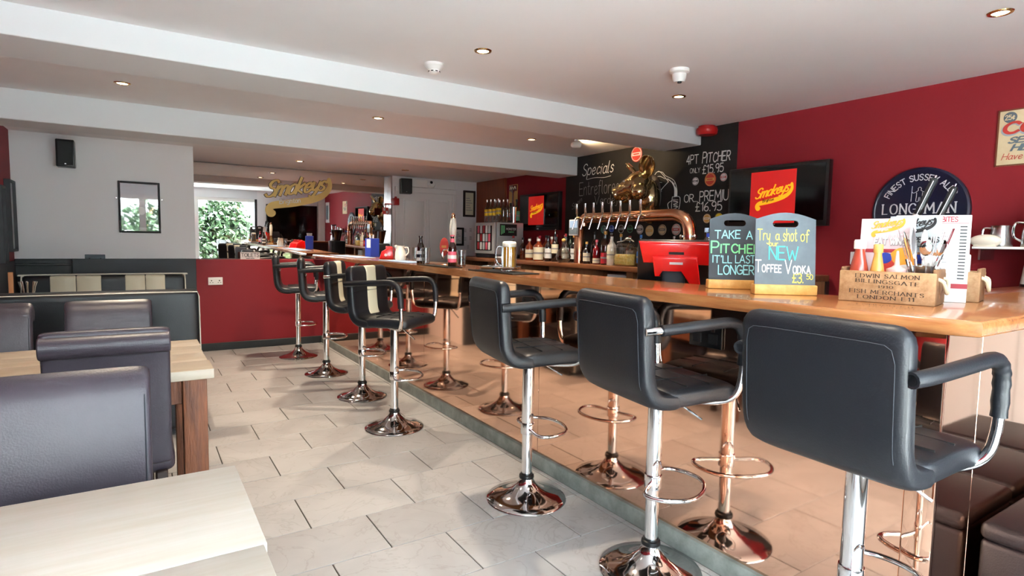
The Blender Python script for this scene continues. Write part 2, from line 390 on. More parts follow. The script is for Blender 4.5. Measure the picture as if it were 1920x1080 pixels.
def lettering(parent, text, O, U, V, h, width=None, m='chalk_white', pen=.06, thin=1.0, slant=0, gap=.16, serif=False, jit=0, small=None, rise=0, lift=.002, name='lettering', arc=None):
    st, tw = strokes(text, gap, jit, small); bm = BM()
    def wf(t): return pen * (thin + (1 - thin) * abs(t.y))
    for pts, sm in st:
        ribbon(bm, pts, wf, sm)
        if serif and not sm:
            for p, q in ((pts[0], pts[1]), (pts[-1], pts[-2])):
                if abs((p - q).normalized().y) > .5 and (p.y < .03 or p.y > .97):
                    ribbon(bm, [p + Vector((-.13, 0, 0)), p + Vector((.13, 0, 0))], lambda t: pen * .45)
    U = Vector(U).normalized(); V = Vector(V).normalized(); N = U.cross(V); O = Vector(O)
    sx = (width / tw) if width else h
    for v in bm.verts:
        x, y = v.co.x + slant * v.co.y, v.co.y; lift_ = lift + v.co.z
        if arc:   # arc=(radius, centre angle): text bent round a circle centred at O
            R_, a0 = arc; a = a0 - (x - tw/2) * sx / R_
            v.co = O + (R_ + y * h) * (U * math.cos(a) + V * math.sin(a)) + N * lift_
        else:
            v.co = O + U * (x * sx) + V * (y * h + rise * x * sx) + N * lift_
    return mk(name, bm, m, parent, smooth=False)
SWOOSH = [(.97, .40), (.985, .33), (.93, .235), (.8, .155), (.5, .085), (.2, .035), (.1, -.02), (.065, -.1), (.1, -.185), (.165, -.2), (.21, -.16), (.205, -.11), (.17, -.105), (.2, -.075), (.5, -.03), (.8, .05), (.97, .15), (1.05, .28), (1.04, .41), (1.0, .44)]
def flat_poly(bm, pts, f):
    vs = [bm.verts.new(f(p)) for p in pts]
    fc = bm.faces.new(vs); bmesh.ops.triangulate(bm, faces=[fc])
def logo(parent, O, U, V, W, m, m2, lift=.002, edge=None):
    U = Vector(U).normalized(); V = Vector(V).normalized(); N = U.cross(V); O = Vector(O)
    def place(k, extra):
        bm = BM()
        st, tw = strokes('Smokeys', .07)
        for pts, sm in st:
            ribbon(bm, [Vector((p.x / tw * .86 + .06 + .1 * p.y, p.y * .245 + .09 + .15 * (p.x / tw), 0)) for p in pts], lambda t: k * (.5 + .5 * abs(t.y)), sm)
        for v in bm.verts: v.co = O + U * (v.co.x * W) + V * (v.co.y * W) + N * (extra + v.co.z)
        return bm
    if edge:
        mk('logo_shadow', place(.030, lift * .5 - .0008), edge, parent, False)
    mk('logo_script', place(.021, lift * 1.6 + .0008), m, parent, False)
    bm = BM(); flat_poly(bm, [Vector((x, y, 0)) for x, y in [(p.x, p.y) for p in smooth_path([(a, b, 0) for a, b in SWOOSH], 4, True)]], lambda p: O + U * (p.x * W) + V * (p.y * W) + N * lift)
    mk('logo_swoosh', bm, m, parent, False)
    lettering(parent, 'Brighton', O + U * W * .27 + V * W * .0, U, V + U * 0, W * .07, W * .3, m2, .09, lift=lift * 2, rise=.12, name='logo_caption')
# wall frames for text: right wall reads towards -y
RU, RV = (0, -1, 0), (0, 0, 1)
FU, FV = (1, 0, 0), (0, 0, 1)
# ================================================================ STRUCTURE
XL, XR, YB, YF = -.885, 4.10, -.70, 7.30      # left wall, right wall, glazed back wall, far wall
floor = struct('floor', B(XL - .1, XR + .1, YB - .1, 7.6, -.06, -.004), 'grout')
def tiles():
    P_, Rw, T0, X0 = .4955, .3345, 2.2106, .8515
    cache = {}
    def tile(x0, x1, y0, y1):
        if x1 - x0 < .012 or y1 - y0 < .03: return
        g = .0028; key = (round(x1 - x0, 3), round(y1 - y0, 3))
        if key not in cache:
            a, b = key[0] / 2 - g, key[1] / 2 - g * .8; bm = BM(); box(bm, -a, a, -b, b, -.012, 0, .0012, 1)
            o = mk('tile', bm, 'tile', floor, False); cache[key] = o.data
        else:
            o = bpy.data.objects.new('tile', cache[key]); C.objects.link(o); o.parent = floor
        o.location = ((x0 + x1) / 2, (y0 + y1) / 2, random.uniform(-.0005, .0005))
    k = -8
    while True:
        y0 = T0 + k * Rw; y1 = y0 + Rw
        if y0 > 7.27: break
        off = X0 if k % 2 == 0 else X0 - P_ / 2
        if y1 > YB:
            y0c, y1c = max(y0, YB), min(y1, 7.27)
            x = off - math.ceil((off - XL) / P_) * P_
            xm = 1.835 if y1 > .68 else XR
            while x < xm:
                a, b = max(x, XL), min(x + P_, xm)
                tile(a, b, y0c, y1c); x += P_
            if y1 > .68: tile(1.835, 1.868, max(y0c, .66), y1c)
        k += 1
tiles()
# ceilings step down bay by bay, with two boxed beams
struct('ceiling', B(XL - .1, XR + .1, YB - .1, 3.45, 2.286, 2.4), 'plaster')
struct('ceiling_middle', B(XL - .1, XR + .1, 3.45, 5.2, 2.235, 2.4), 'plaster')
struct('ceiling_far', B(XL - .1, XR + .1, 5.2, 7.7, 2.13, 2.4), 'plaster')
struct('trim_1', B(XL - .05, XR + .0, 3.375, 3.80, 2.147, 2.32, .006, 2), 'beam_paint')
struct('trim_2', B(XL - .05, XR + .0, 5.05, 5.40, 2.035, 2.30, .006, 2), 'beam_paint')
# right wall (red)
struct('wall_right', B(XR, XR + .12, YB - .1, 7.7, 0, 2.4), 'red_wall')
# left wall red with dark dado
wl = struct('wall_left', B(XL - .12, XL, YB - .1, 6.3, 0, 2.4), 'red_wall')
struct('dado_panel', B(XL, XL + .012, YB, 6.27, 0, 1.06), 'dado_grey', wl)
# white wall block with grey dado
wb = struct('wall_alcove', B(XL - .1, .44, 6.27, 7.7, 0, 2.3), 'white_wall')
struct('dado_panel', B(XL, .442, 6.256, 6.27, 0, 1.076, .003, 1), 'dado_grey', wb)
# far wall: recess for the mirror, red dado below, white wall with door to the right
struct('wall_far', B(.40, 2.83, 7.47, 7.7, 0, 2.3), 'white_wall')
struct('wall_dado', B(.43, 2.80, 7.27, 7.47, 0, 1.033, .004, 2), 'dado_red')
wd = struct('wall_door', B(2.80, XR, YF, 7.7, 0, 2.3), 'white_wall')
struct('baseboard_far', B(.43, 1.90, 7.245, 7.27, 0, .085, .004, 1), 'black_paint')
# glazed back wall (behind the camera, seen in the mirror)
struct('wall_back', B(2.46, XR + .1, YB - .12, YB, 0, 2.4), 'white_wall')
struct('wall_lintel', B(XL - .1, 2.46, YB - .12, YB, 2.07, 2.4), 'beam_paint')
def back_window():
    xs = [XL, .05, 1.12, 2.46]
    for i in range(3):
        a, b = xs[i], xs[i+1]
        fr = BM(); t = .055
        fr2 = struct('window_%d' % (i + 1), B(a, a + t, YB - .1, YB - .02, 0, 2.07), 'render_white' if i < 2 else 'render_white')
        fr2['kind'] = 'structure'
        mk('window_stile', B(b - t, b, YB - .1, YB - .02, 0, 2.07), 'render_white' if i < 2 else 'black_paint', fr2, False)
        mk('window_rail', B(a + t, b - t, YB - .1, YB - .02, 1.99, 2.07), 'render_white', fr2, False)
        mk('window_sill', B(a + t, b - t, YB - .1, YB - .02, 0, .12), 'render_white', fr2, False)
        mk('pane', B(a + t, b - t, YB - .065, YB - .059, .12, 1.99), 'pane_glass', fr2, False)
back_window()
# garden beyond the glass
struct('ground', B(-8, 10, -9, YB - .12, -.12, -.05), 'paving')
struct('wall_garden', B(-1.5, 1.0, -4.3, -4.1, -.05, 2.6), 'render_white')
def shrub(cx, cy, rx, rz, n, label, name='garden_shrub'):
    t = thing(name, label, 'shrub', (cx, cy, -.05), 0, None)
    bm = BM(); rnd = random.Random(int(cx * 100 + cy * 10))
    for i in range(n):
        a, u, r = rnd.uniform(0, 2*PI), rnd.uniform(-1, 1), rnd.random() ** .4
        s = math.sqrt(1 - u*u); p = Vector((rx * r * s * math.cos(a), rx * .6 * r * s * math.sin(a), 1.25 + rz * r * u))
        q = Vector((rnd.gauss(0, 1), rnd.gauss(0, 1), rnd.gauss(0, 1))).normalized(); v = q.orthogonal().normalized() * .045; w_ = q.cross(v).normalized() * .09
        bm.faces.new([bm.verts.new(p + d) for d in (-w_, v, w_, -v)])
    o = mk('foliage', bm, 'foliage', t, False); o['kind'] = 'stuff'
    for k in range(2):
        tb = BM(); tube(tb, smooth_path([(.15*k, 0, 0), (.1 + .2*k, .05, .6), (-.1 + .3*k, 0, 1.3), (.05 + .35*k, 0, 2.0)], 4), .04, 7); mk('trunk', tb, 'bark', t)
shrub(1.9, -2.6, .75, 1.05, 2600, 'dense green garden shrub with pale trunks outside the glazed door')
shrub(.2, -3.4, .8, .9, 1500, 'looser green shrub beside the white garden wall')
# ---------------------------------------------------------------- bar
bar = thing('bar_counter', 'long bar counter clad in mirror-polished copper sheets', 'bar', (0, 0, 0))
seams = [.755, 2.62, 4.2, 5.75, 7.262]
for a, b in zip(seams, seams[1:]):
    mk('copper_panel', B(1.882, 1.892, a + .0012, b - .0012, .06, 1.055, .0012, 1), 'copper', bar, False)
mk('carcass', B(1.893, 2.15, .70, 7.26, .01, 1.055), 'dark_carcass', bar, False)
mk('skirting', B(1.862, 1.893, .70, 7.26, 0, .082, .006, 2), 'slate_strip', bar)
mk('corner_trim', B(1.877, 1.897, .676, .754, 0, 1.055, .003, 2), 'copper', bar)
for a, b in ((1.898, 2.145), (2.147, 2.90), (2.902, 3.66)):
    mk('end_panel', B(a, b, .68, .69, .0, 1.055, .001, 1), 'copper', bar, False)
mk('end_frame', B(3.662, 4.09, .70, .76, 0, 1.055), 'leather_darkbrown', bar, False)
mk('inner_shelf', B(2.15, 2.60, 1.1, 7.2, .93, .965), 'shelf_wood', bar, False)
mk('inner_base', B(2.15, 2.56, 1.1, 7.2, 0, .93), 'dark_carcass', bar, False)
front = [(1.770, 7.262), (1.752, 5.6), (1.742, 4.49), (1.712, 3.3), (1.706, 2.6), (1.712, 2.085), (1.722, 1.53), (1.728, 1.2), (1.760, .63), (1.785, .568)]
outl = front + [(4.09, .568), (4.09, .93), (2.75, .93), (2.42, .97), (2.24, 1.10), (2.185, 1.35), (2.185, 7.262)]
bt = mk('wooden_countertop', prism(BM(), outl, 1.058, 1.10, .012, 3), 'bar_wood'); tag(bt, 'long polished orange-brown wooden bar top with rounded edge', 'counter top')
fl = mk('counter_flap', B(2.80, 4.09, .935, 1.10, 1.062, 1.098, .004, 2), 'bar_wood_dark'); tag(fl, 'dark wood counter flap against the red wall', 'counter top')
mk('support', B(2.80, 4.09, .95, 1.09, 0, 1.06), 'dark_carcass', fl, False)
for y0, lab in ((1.405, 'black double socket on the copper bar front under the nearest stools'), (2.635, 'black double socket on the copper bar front further along')):
    s = thing('wall_socket', lab, 'socket', (1.88, y0 + .078, .925), 0, 'bar front sockets')
    mk('plate', B(-.010, 0, -.078, .078, -.045, .045, .004, 2), 'black_plastic', s)
    for q in (-.038, .038): mk('outlet', B(-.013, -.009, q - .022, q + .022, -.028, .012, .002, 1), 'rubber', s); mk('switch', B(-.014, -.009, q - .008, q + .008, .02, .034, .001, 1), 'dark_carcass', s)
# back bar
bb = thing('back_bar', 'wooden back bar shelf unit along the chalkboard wall', 'back bar', (0, 0, 0))
mk('shelf', B(3.50, 4.088, 2.2, 7.0, 1.045, 1.09, .008, 2), 'shelf_wood', bb)
mk('base_cabinet', B(3.66, 4.085, 2.2, 7.0, 0, .86), 'dark_carcass', bb, False)
mk('lower_shelf', B(3.56, 4.085, 2.2, 7.0, .86, .89), 'shelf_wood', bb, False)
mk('back_board', B(4.05, 4.088, 2.2, 7.0, .89, 1.045), 'dark_carcass', bb, False)
for y in (2.25, 2.95, 3.62, 4.15, 4.75, 5.35, 6.0, 6.9):
    mk('divider', B(3.54, 4.05, y - .04, y + .04, .89, 1.045), 'mid_wood', bb, False)
mk('door_front', B(3.545, 3.56, 4.19, 4.71, .885, 1.045), 'mid_wood', bb, False)
pb = mk('white_carton', B(3.58, 3.8, 3.70, 3.95, .89, 1.01, .003, 1), 'white_plastic'); tag(pb, 'white carton tucked under the back bar shelf', 'box')
# wood panel in the far corner behind the fridge
wp = struct('wall_panel', B(4.075, 4.099, 6.52, 7.30, .9, 2.13), 'panel_wood')
# ---------------------------------------------------------------- mirror and far wall
mr = thing('wall_mirror', 'large frameless wall mirror with gold script logo above the red dado', 'mirror', (1.62, 7.43, 1.04))
mb = mk('mirror_sheet', B(-1.175, 1.165, -.004, .004, .0, 1.08), 'mirror_glass', mr, False)
logo(mr, (-.41, -.004, .66), FU, FV, .80, 'gold_leaf', 'chalk_white', .003, 'gold_edge')
mr.rotation_euler = (math.radians(.6), 0, 0)
trim = struct('trim_3', B(2.785, 2.803, 7.29, 7.46, 1.03, 2.13), 'steel')
def far_wall():
    d = struct('door_1', B(2.885, 3.68, 7.275, 7.30, 0, 1.93, .003, 1), 'white_plastic')
    for x0, x1 in ((2.98, 3.25), (3.34, 3.60)):
        for z0, z1 in ((.95, 1.82), (.14, .82)):
            mk('door_panel', B(x0, x1, 7.262, 7.276, z0, z1, .009, 2), 'white_plastic', d)
            mk('door_bead', B(x0 - .03, x0 - .018, 7.258, 7.276, z0 - .02, z1 + .02, .004, 2), 'white_plastic', d)
            mk('door_bead', B(x1 + .018, x1 + .03, 7.258, 7.276, z0 - .02, z1 + .02, .004, 2), 'white_plastic', d)
    mk('push_plate', B(2.90, 2.945, 7.268, 7.276, 1.03, 1.17), 'steel', d, False)
    struct('trim_4', B(2.835, 2.885, 7.255, 7.30, 0, 1.99, .006, 2), 'white_plastic')
    struct('trim_5', B(3.68, 3.735, 7.255, 7.30, 0, 1.99, .006, 2), 'white_plastic')
    struct('trim_6', B(2.835, 3.735, 7.25, 7.30, 1.93, 1.995, .006, 2), 'white_plastic')
    mk('transom_box', B(3.04, 3.29, 7.24, 7.30, 2.0, 2.11, .004, 1), 'white_plastic', wd); mk('transom_box', B(3.36, 3.72, 7.285, 7.30, 2.0, 2.11, .003, 1), 'white_plastic', wd)
    e = thing('emergency_light', 'round white fitting with dark eye above the toilet door', 'light fitting', (3.335, 7.24, 2.05))
    mk('body', lathe(BM(), [(.0, .05), (.04, .045), (.052, .03), (.055, 0)], 24, M=Matrix.Rotation(PI/2, 4, 'X')), 'white_plastic', e); mk('eye', lathe(BM(), [(0, .058), (.018, .054), (.02, .04)], 16, (-.015, .02, 0), M=Matrix.Rotation(PI/2, 4, 'X')), 'black_plastic', e)
    for (x0, x1, z0, z1, m, lab) in ((3.855, 4.045, 1.635, 2.005, 'cream_label', 'certificate in dark wooden frame high on the white far wall'), (3.67, 3.865, 1.225, 1.48, 'paper_label', 'notice in black frame low on the white far wall')):
        f = thing('framed_certificate', lab, 'picture frame', ((x0 + x1)/2, 7.29, z0)); w_, h_ = (x1 - x0)/2, z1 - z0
        for a in ((-w_, -w_ + .028, 0, h_), (w_ - .028, w_, 0, h_), (-w_ + .028, w_ - .028, 0, .028), (-w_ + .028, w_ - .028, h_ - .028, h_)):
            mk('frame_bar', B(a[0], a[1], -.02, .009, a[2], a[3], .003, 1), 'dark_carcass' if m == 'cream_label' else 'black_plastic', f)
        mk('paper', B(-w_ + .025, w_ - .025, -.006, .006, .025, h_ - .025), m, f, False)
        for k in range(6): mk('print_line', B(-w_*.55, w_*.5 - .02*(k % 3), -.0075, -.006, h_*.25 + k*h_*.09, h_*.25 + k*h_*.09 + .008), 'print_grey', f, False)
    for k, (x, z) in enumerate(((3.90, 1.44), (3.985, 1.45), (3.90, 1.32), (3.985, 1.335), (3.945, 1.21))):
        n = mk('paper_notice', B(x - .03, x + .03, 7.294, 7.299, z - .045, z + .045), 'white_wall'); tag(n, ['small white note taped upper left beside the fridge', 'small white note taped upper right beside the fridge', 'small white note taped middle left beside the fridge', 'small white note taped middle right beside the fridge', 'lowest small white note taped beside the fridge'][k], 'note', 'taped notes')
        for q in range(3): mk('print_line', B(x - .02, x + .015, 7.2935, 7.294, z - .02 + q*.018, z - .014 + q*.018), 'print_grey', n, False)
    a = thing('fire_bell', 'dark red fire alarm box beside the mirror', 'alarm', (2.835, 7.25, 1.79))
    mk('case', B(-.038, .038, -.04, .05, -.045, .045, .008, 2), 'alarm_red', a); mk('beacon', lathe(BM(), [(.018, .045), (.016, .065), (0, .07)], 14), 'alarm_red', a)
    s = thing('exit_sign', 'small red and white sign with symbols at the mirror edge', 'sign', (2.70, 7.26, 1.62))
    mk('panel', B(-.04, .04, 0, .006, 0, .09), 'coke_red', s, False); mk('symbol', B(-.03, -.004, -.002, 0, .045, .08), 'white_card', s, False); mk('symbol', B(.006, .03, -.002, 0, .012, .045), 'white_card', s, False); mk('bracket', B(-.006, .006, .002, .006, .09, .14), 'alarm_red', s, False); mk('wall_arm', B(-.01, .088, .002, .008, .13, .145), 'alarm_red', s, False)
far_wall()
t = thing('toilets_sign', 'small white TOILETS sign standing on the red dado ledge', 'sign', (1.075, 7.33, 1.033))
mk('card', B(-.105, .105, 0, .006, 0, .082), 'white_card', t, False); lettering(t, 'TOILETS', (-.095, 0, .03), FU, FV, .04, .19, 'print_black', .07); lettering(t, '--', (-.04, 0, -.002), FU, FV, .03, .08, 'print_black', .1)
def double_socket(loc, ax, lab, m, m2, w_=.073, h_=.043, grp=None):
    s = thing('wall_socket', lab, 'socket', loc, ax, grp)
    mk('plate', B(-w_, w_, -.012, 0, -h_, h_, .004, 2), m, s)
    for q in (-.04, .04): 
        mk('outlet', B(q - .006, q + .006, -.0135, -.011, .0, .012), m2, s, False); mk('outlet', B(q - .017, q - .008, -.0135, -.011, -.018, -.012), m2, s, False); mk('outlet', B(q + .008, q + .017, -.0135, -.011, -.018, -.012), m2, s, False)
        mk('switch', B(q*.35 - .008, q*.35 + .008, -.015, -.011, .02, .034), m, s, False)
double_socket((.70, 7.27, .79), 0, 'white double socket on the red dado', 'white_plastic', 'print_black')
double_socket((-.34, 6.27, 1.07), 0, 'dark grey double socket on top of the grey dado', 'grey_slate', 'print_black')
double_socket((4.1, 1.98, 1.215), -PI/2, 'white double socket on the red wall behind the crate', 'white_plastic', 'print_black', .09)
# white wall: speaker and framed print
def speaker(name, loc, rz, w_, h_, d_, lab):
    s = thing(name, lab, 'speaker', loc, rz)
    mk('cabinet', B(-w_/2, w_/2, -d_, 0, 0, h_, .008, 2), 'black_plastic', s); mk('grille', B(-w_/2 + .01, w_/2 - .01, -d_ - .006, -d_, .012, h_ - .012, .004, 1), 'rubber', s); mk('bracket', B(-.02, .02, -.02, .05, h_*.3, h_*.7), 'steel', s, False)
    mk('badge', B(-.006, .006, -d_ - .008, -d_ - .005, .02, .028), 'steel', s, False)
speaker('wall_speaker', (-.505, 6.20, 1.845), 0, .125, .225, .12, 'black loudspeaker high on the white wall at left')
speaker('wall_speaker', (2.96, 7.24, 1.895), math.radians(-12), .15, .195, .12, 'black loudspeaker above the mirror edge near the toilet door')
def framed_print():
    f = thing('framed_print', 'framed black and white print behind reflective glass on the white wall', 'picture frame', (.003, 6.268, 1.31)); w_, h_ = .16, .46
    for a in ((-w_, -w_ + .018, 0, h_), (w_ - .018, w_, 0, h_), (-w_ + .018, w_ - .018, 0, .018), (-w_ + .018, w_ - .018, h_ - .018, h_)): mk('frame_bar', B(a[0], a[1], -.022, 0, a[2], a[3], .003, 1), 'print_black', f)
    mk('print', B(-w_ + .016, w_ - .016, -.008, -.001, .016, h_ - .016), 'grey_plastic', f, False)
    mk('print_figure', B(-.045, .06, -.0095, -.008, .05, .30), 'dado_grey', f, False); ball_ = BM(); lathe(ball_, [(0, .0015), (.035, .001), (.036, 0)], 20, M=Matrix.Translation((.01, -.0095, .2)) @ Matrix.Rotation(PI/2, 4, 'X')); mk('print_face', ball_, 'white_card', f)
    lettering(f, 'SMOKEY', (-.06, -.0085, .29), FU, FV, .024, .13, 'print_black', .06)
    mk('picture_glass', B(-w_ + .016, w_ - .016, -.016, -.013, .016, h_ - .016), 'picture_glass', f, False)
framed_print()
for x in (-.172, .178):
    n = mk('wall_bolt', lathe(BM(), [(.008, 0), (.008, .012), (0, .014)], 12, M=Matrix.Translation((x, 6.27, 1.62)) @ Matrix.Rotation(PI/2, 4, 'X')), 'steel'); tag(n, 'small round bolt on the white wall left of the framed print' if x < 0 else 'small round bolt on the white wall right of the framed print', 'bolt')
for y0, y1, z0, z1, tl, lab in ((5.62, 5.78, 1.06, 1.64, .10, 'nearer grey-framed picture on the red left wall'), (5.95, 6.2, 1.14, 1.71, .02, 'further grey-framed picture on the red left wall in the corner')):
    f = thing('framed_picture', lab, 'picture frame', (XL, (y0 + y1)/2, z0)); h_ = z1 - z0; w_ = (y1 - y0)/2
    for a in ((-w_, -w_ + .02, 0, h_), (w_ - .02, w_, 0, h_), (-w_ + .02, w_ - .02, 0, .02), (-w_ + .02, w_ - .02, h_ - .02, h_)): mk('frame_bar', B(.001, .04, a[0], a[1], a[2], a[3], .003, 1), 'dado_grey', f)
    mk('print', B(.001, .02, -w_ + .018, w_ - .018, .018, h_ - .018), 'grey_plastic', f, False)
rb = thing('wall_ledge', 'black painted ledge box along the foot of the white wall', 'ledge', (-.69, 6.255, .93)); mk('box', B(-.185, .19, -.055, 0, 0, .145, .004, 1), 'black_paint', rb); mk('rail', B(-.185, .19, -.075, -.055, .09, .11, .004, 1), 'black_plastic', rb)
# ---------------------------------------------------------------- ceiling fittings
def downlight(x, y, z, lab, on=1.0):
    d = thing('downlight', lab, 'downlight', (x, y, z), 0, 'recessed ceiling downlights')
    bm = BM(); n = 28
    lathe(bm, [(.030, -.001), (.033, -.006), (.044, -.005), (.047, -.0005), (.03, -.0002)], n); mk('rim', bm, 'brass', d)
    mk('lens', lathe(BM(), [(0, -.003), (.030, -.003), (.030, -.0005), (0, -.0005)], n), 'lamp_glow' if on else 'lamp_off', d)
    if on:
        l = bpy.data.lights.new('downlight_bulb', 'SPOT'); l.energy = LAMP_W * on; l.color = (1, .84, .64); l.spot_size = math.radians(110); l.spot_blend = .7; l.shadow_soft_size = .03
        o = bpy.data.objects.new('downlight_bulb', l); C.objects.link(o); o.parent = d; o.location = (0, 0, -.012)
for x, y, z, lab, on in ((1.547, 2.72, 2.286, 'lit brass downlight above the bar stools beside the smoke detector', 1), (3.09, 2.75, 2.286, 'lit brass downlight just beyond the dome camera', 1), (3.084, 1.01, 2.286, 'lit brass downlight at the top right corner of the ceiling', .6),
    (1.547, 1.0, 2.286, 'lit brass downlight over the near end of the bar', .4), (-.05, 2.72, 2.286, 'lit brass downlight over the dining tables', .6),
    (-.068, 4.44, 2.235, 'lit brass downlight between the beams at far left', 1), (1.59, 4.44, 2.235, 'lit brass downlight between the beams above the bar stools', 1), (3.063, 4.46, 2.235, 'lit brass downlight between the beams near the chalkboard', 1),
    (1.49, 6.637, 2.13, 'lit brass downlight in front of the wall mirror', 1), (2.711, 6.62, 2.13, 'unlit downlight near the toilet door', 0), (1.49, 5.72, 2.13, 'lit downlight hidden behind the far beam, over the stools, seen in the mirror', 1), (2.70, 5.72, 2.13, 'lit downlight hidden behind the far beam, over the bar, seen in the mirror', 1)):
    downlight(x, y, z, lab, on)
sd = thing('smoke_detector', 'round white smoke detector on the ceiling', 'smoke detector', (1.434, 3.08, 2.286))
mk('base', lathe(BM(), [(.056, 0), (.056, -.014), (.05, -.02), (.036, -.035), (0, -.035)], 28), 'white_plastic', sd); mk('sensor', lathe(BM(), [(.033, -.035), (.033, -.048), (.022, -.056), (0, -.057)], 24), 'white_plastic', sd)
for k in range(8): mk('vent', B(-.007, .007, .030, .034, -.047, -.042), 'print_black', sd, False).rotation_euler = (0, 0, k*PI/4)
dc = thing('dome_camera', 'white stepped ceiling camera near the brass downlight', 'camera', (2.626, 2.34, 2.286))
mk('mount', lathe(BM(), [(.055, 0), (.055, -.018), (.04, -.026), (0, -.026)], 28), 'white_plastic', dc); mk('body', lathe(BM(), [(.04, -.026), (.038, -.055), (.03, -.072), (0, -.076)], 24), 'white_plastic', dc); mk('lens', lathe(BM(), [(.014, -.07), (.012, -.08), (0, -.081)], 14, (-.01, -.012, 0)), 'black_plastic', dc)
al = thing('fire_sounder', 'round red fire alarm sounder high on the chalkboard wall', 'alarm', (4.02, 3.26, 2.235))
mk('base', lathe(BM(), [(.07, .045), (.07, .03), (.06, .025), (0, .025)], 24), 'alarm_red', al); mk('sounder', lathe(BM(), [(.082, .028), (.088, .015), (.084, -.012), (.066, -.028), (0, -.03)], 28), 'alarm_red', al); mk('wall_box', B(0, .08, -.05, .05, -.02, .045), 'alarm_red', al, False)
sl = thing('spot_lamp', 'small white adjustable spot lamp on the ceiling aimed at the chalkboard', 'spot lamp', (3.40, 4.22, 2.235))
mk('mount', lathe(BM(), [(.02, 0), (.02, -.012), (.008, -.014), (.008, -.03), (0, -.03)], 16), 'white_plastic', sl)
M_ = Matrix.Translation((.0, 0, -.045)) @ Vector((.95, -.05, .18)).to_track_quat('Z', 'Y').to_matrix().to_4x4()
mk('shade', lathe(BM(), [(.018, -.05), (.026, -.04), (.034, .03), (.031, .03), (.02, -.03), (0, -.03)], 20, M=M_), 'white_plastic', sl)
mk('bulb', lathe(BM(), [(.026, .018), (0, .02)], 16, M=M_), 'lamp_glow', sl)
l = bpy.data.lights.new('spot_bulb', 'SPOT'); l.energy = 14; l.color = (1, .70, .38); l.spot_size = math.radians(95); l.spot_blend = .6; l.shadow_soft_size = .02
o = bpy.data.objects.new('spot_bulb', l); C.objects.link(o); o.parent = sl; o.location = (.035, 0, -.038); o.rotation_euler = Vector((.95, -.05, .0)).to_track_quat('-Z', 'Y').to_euler()
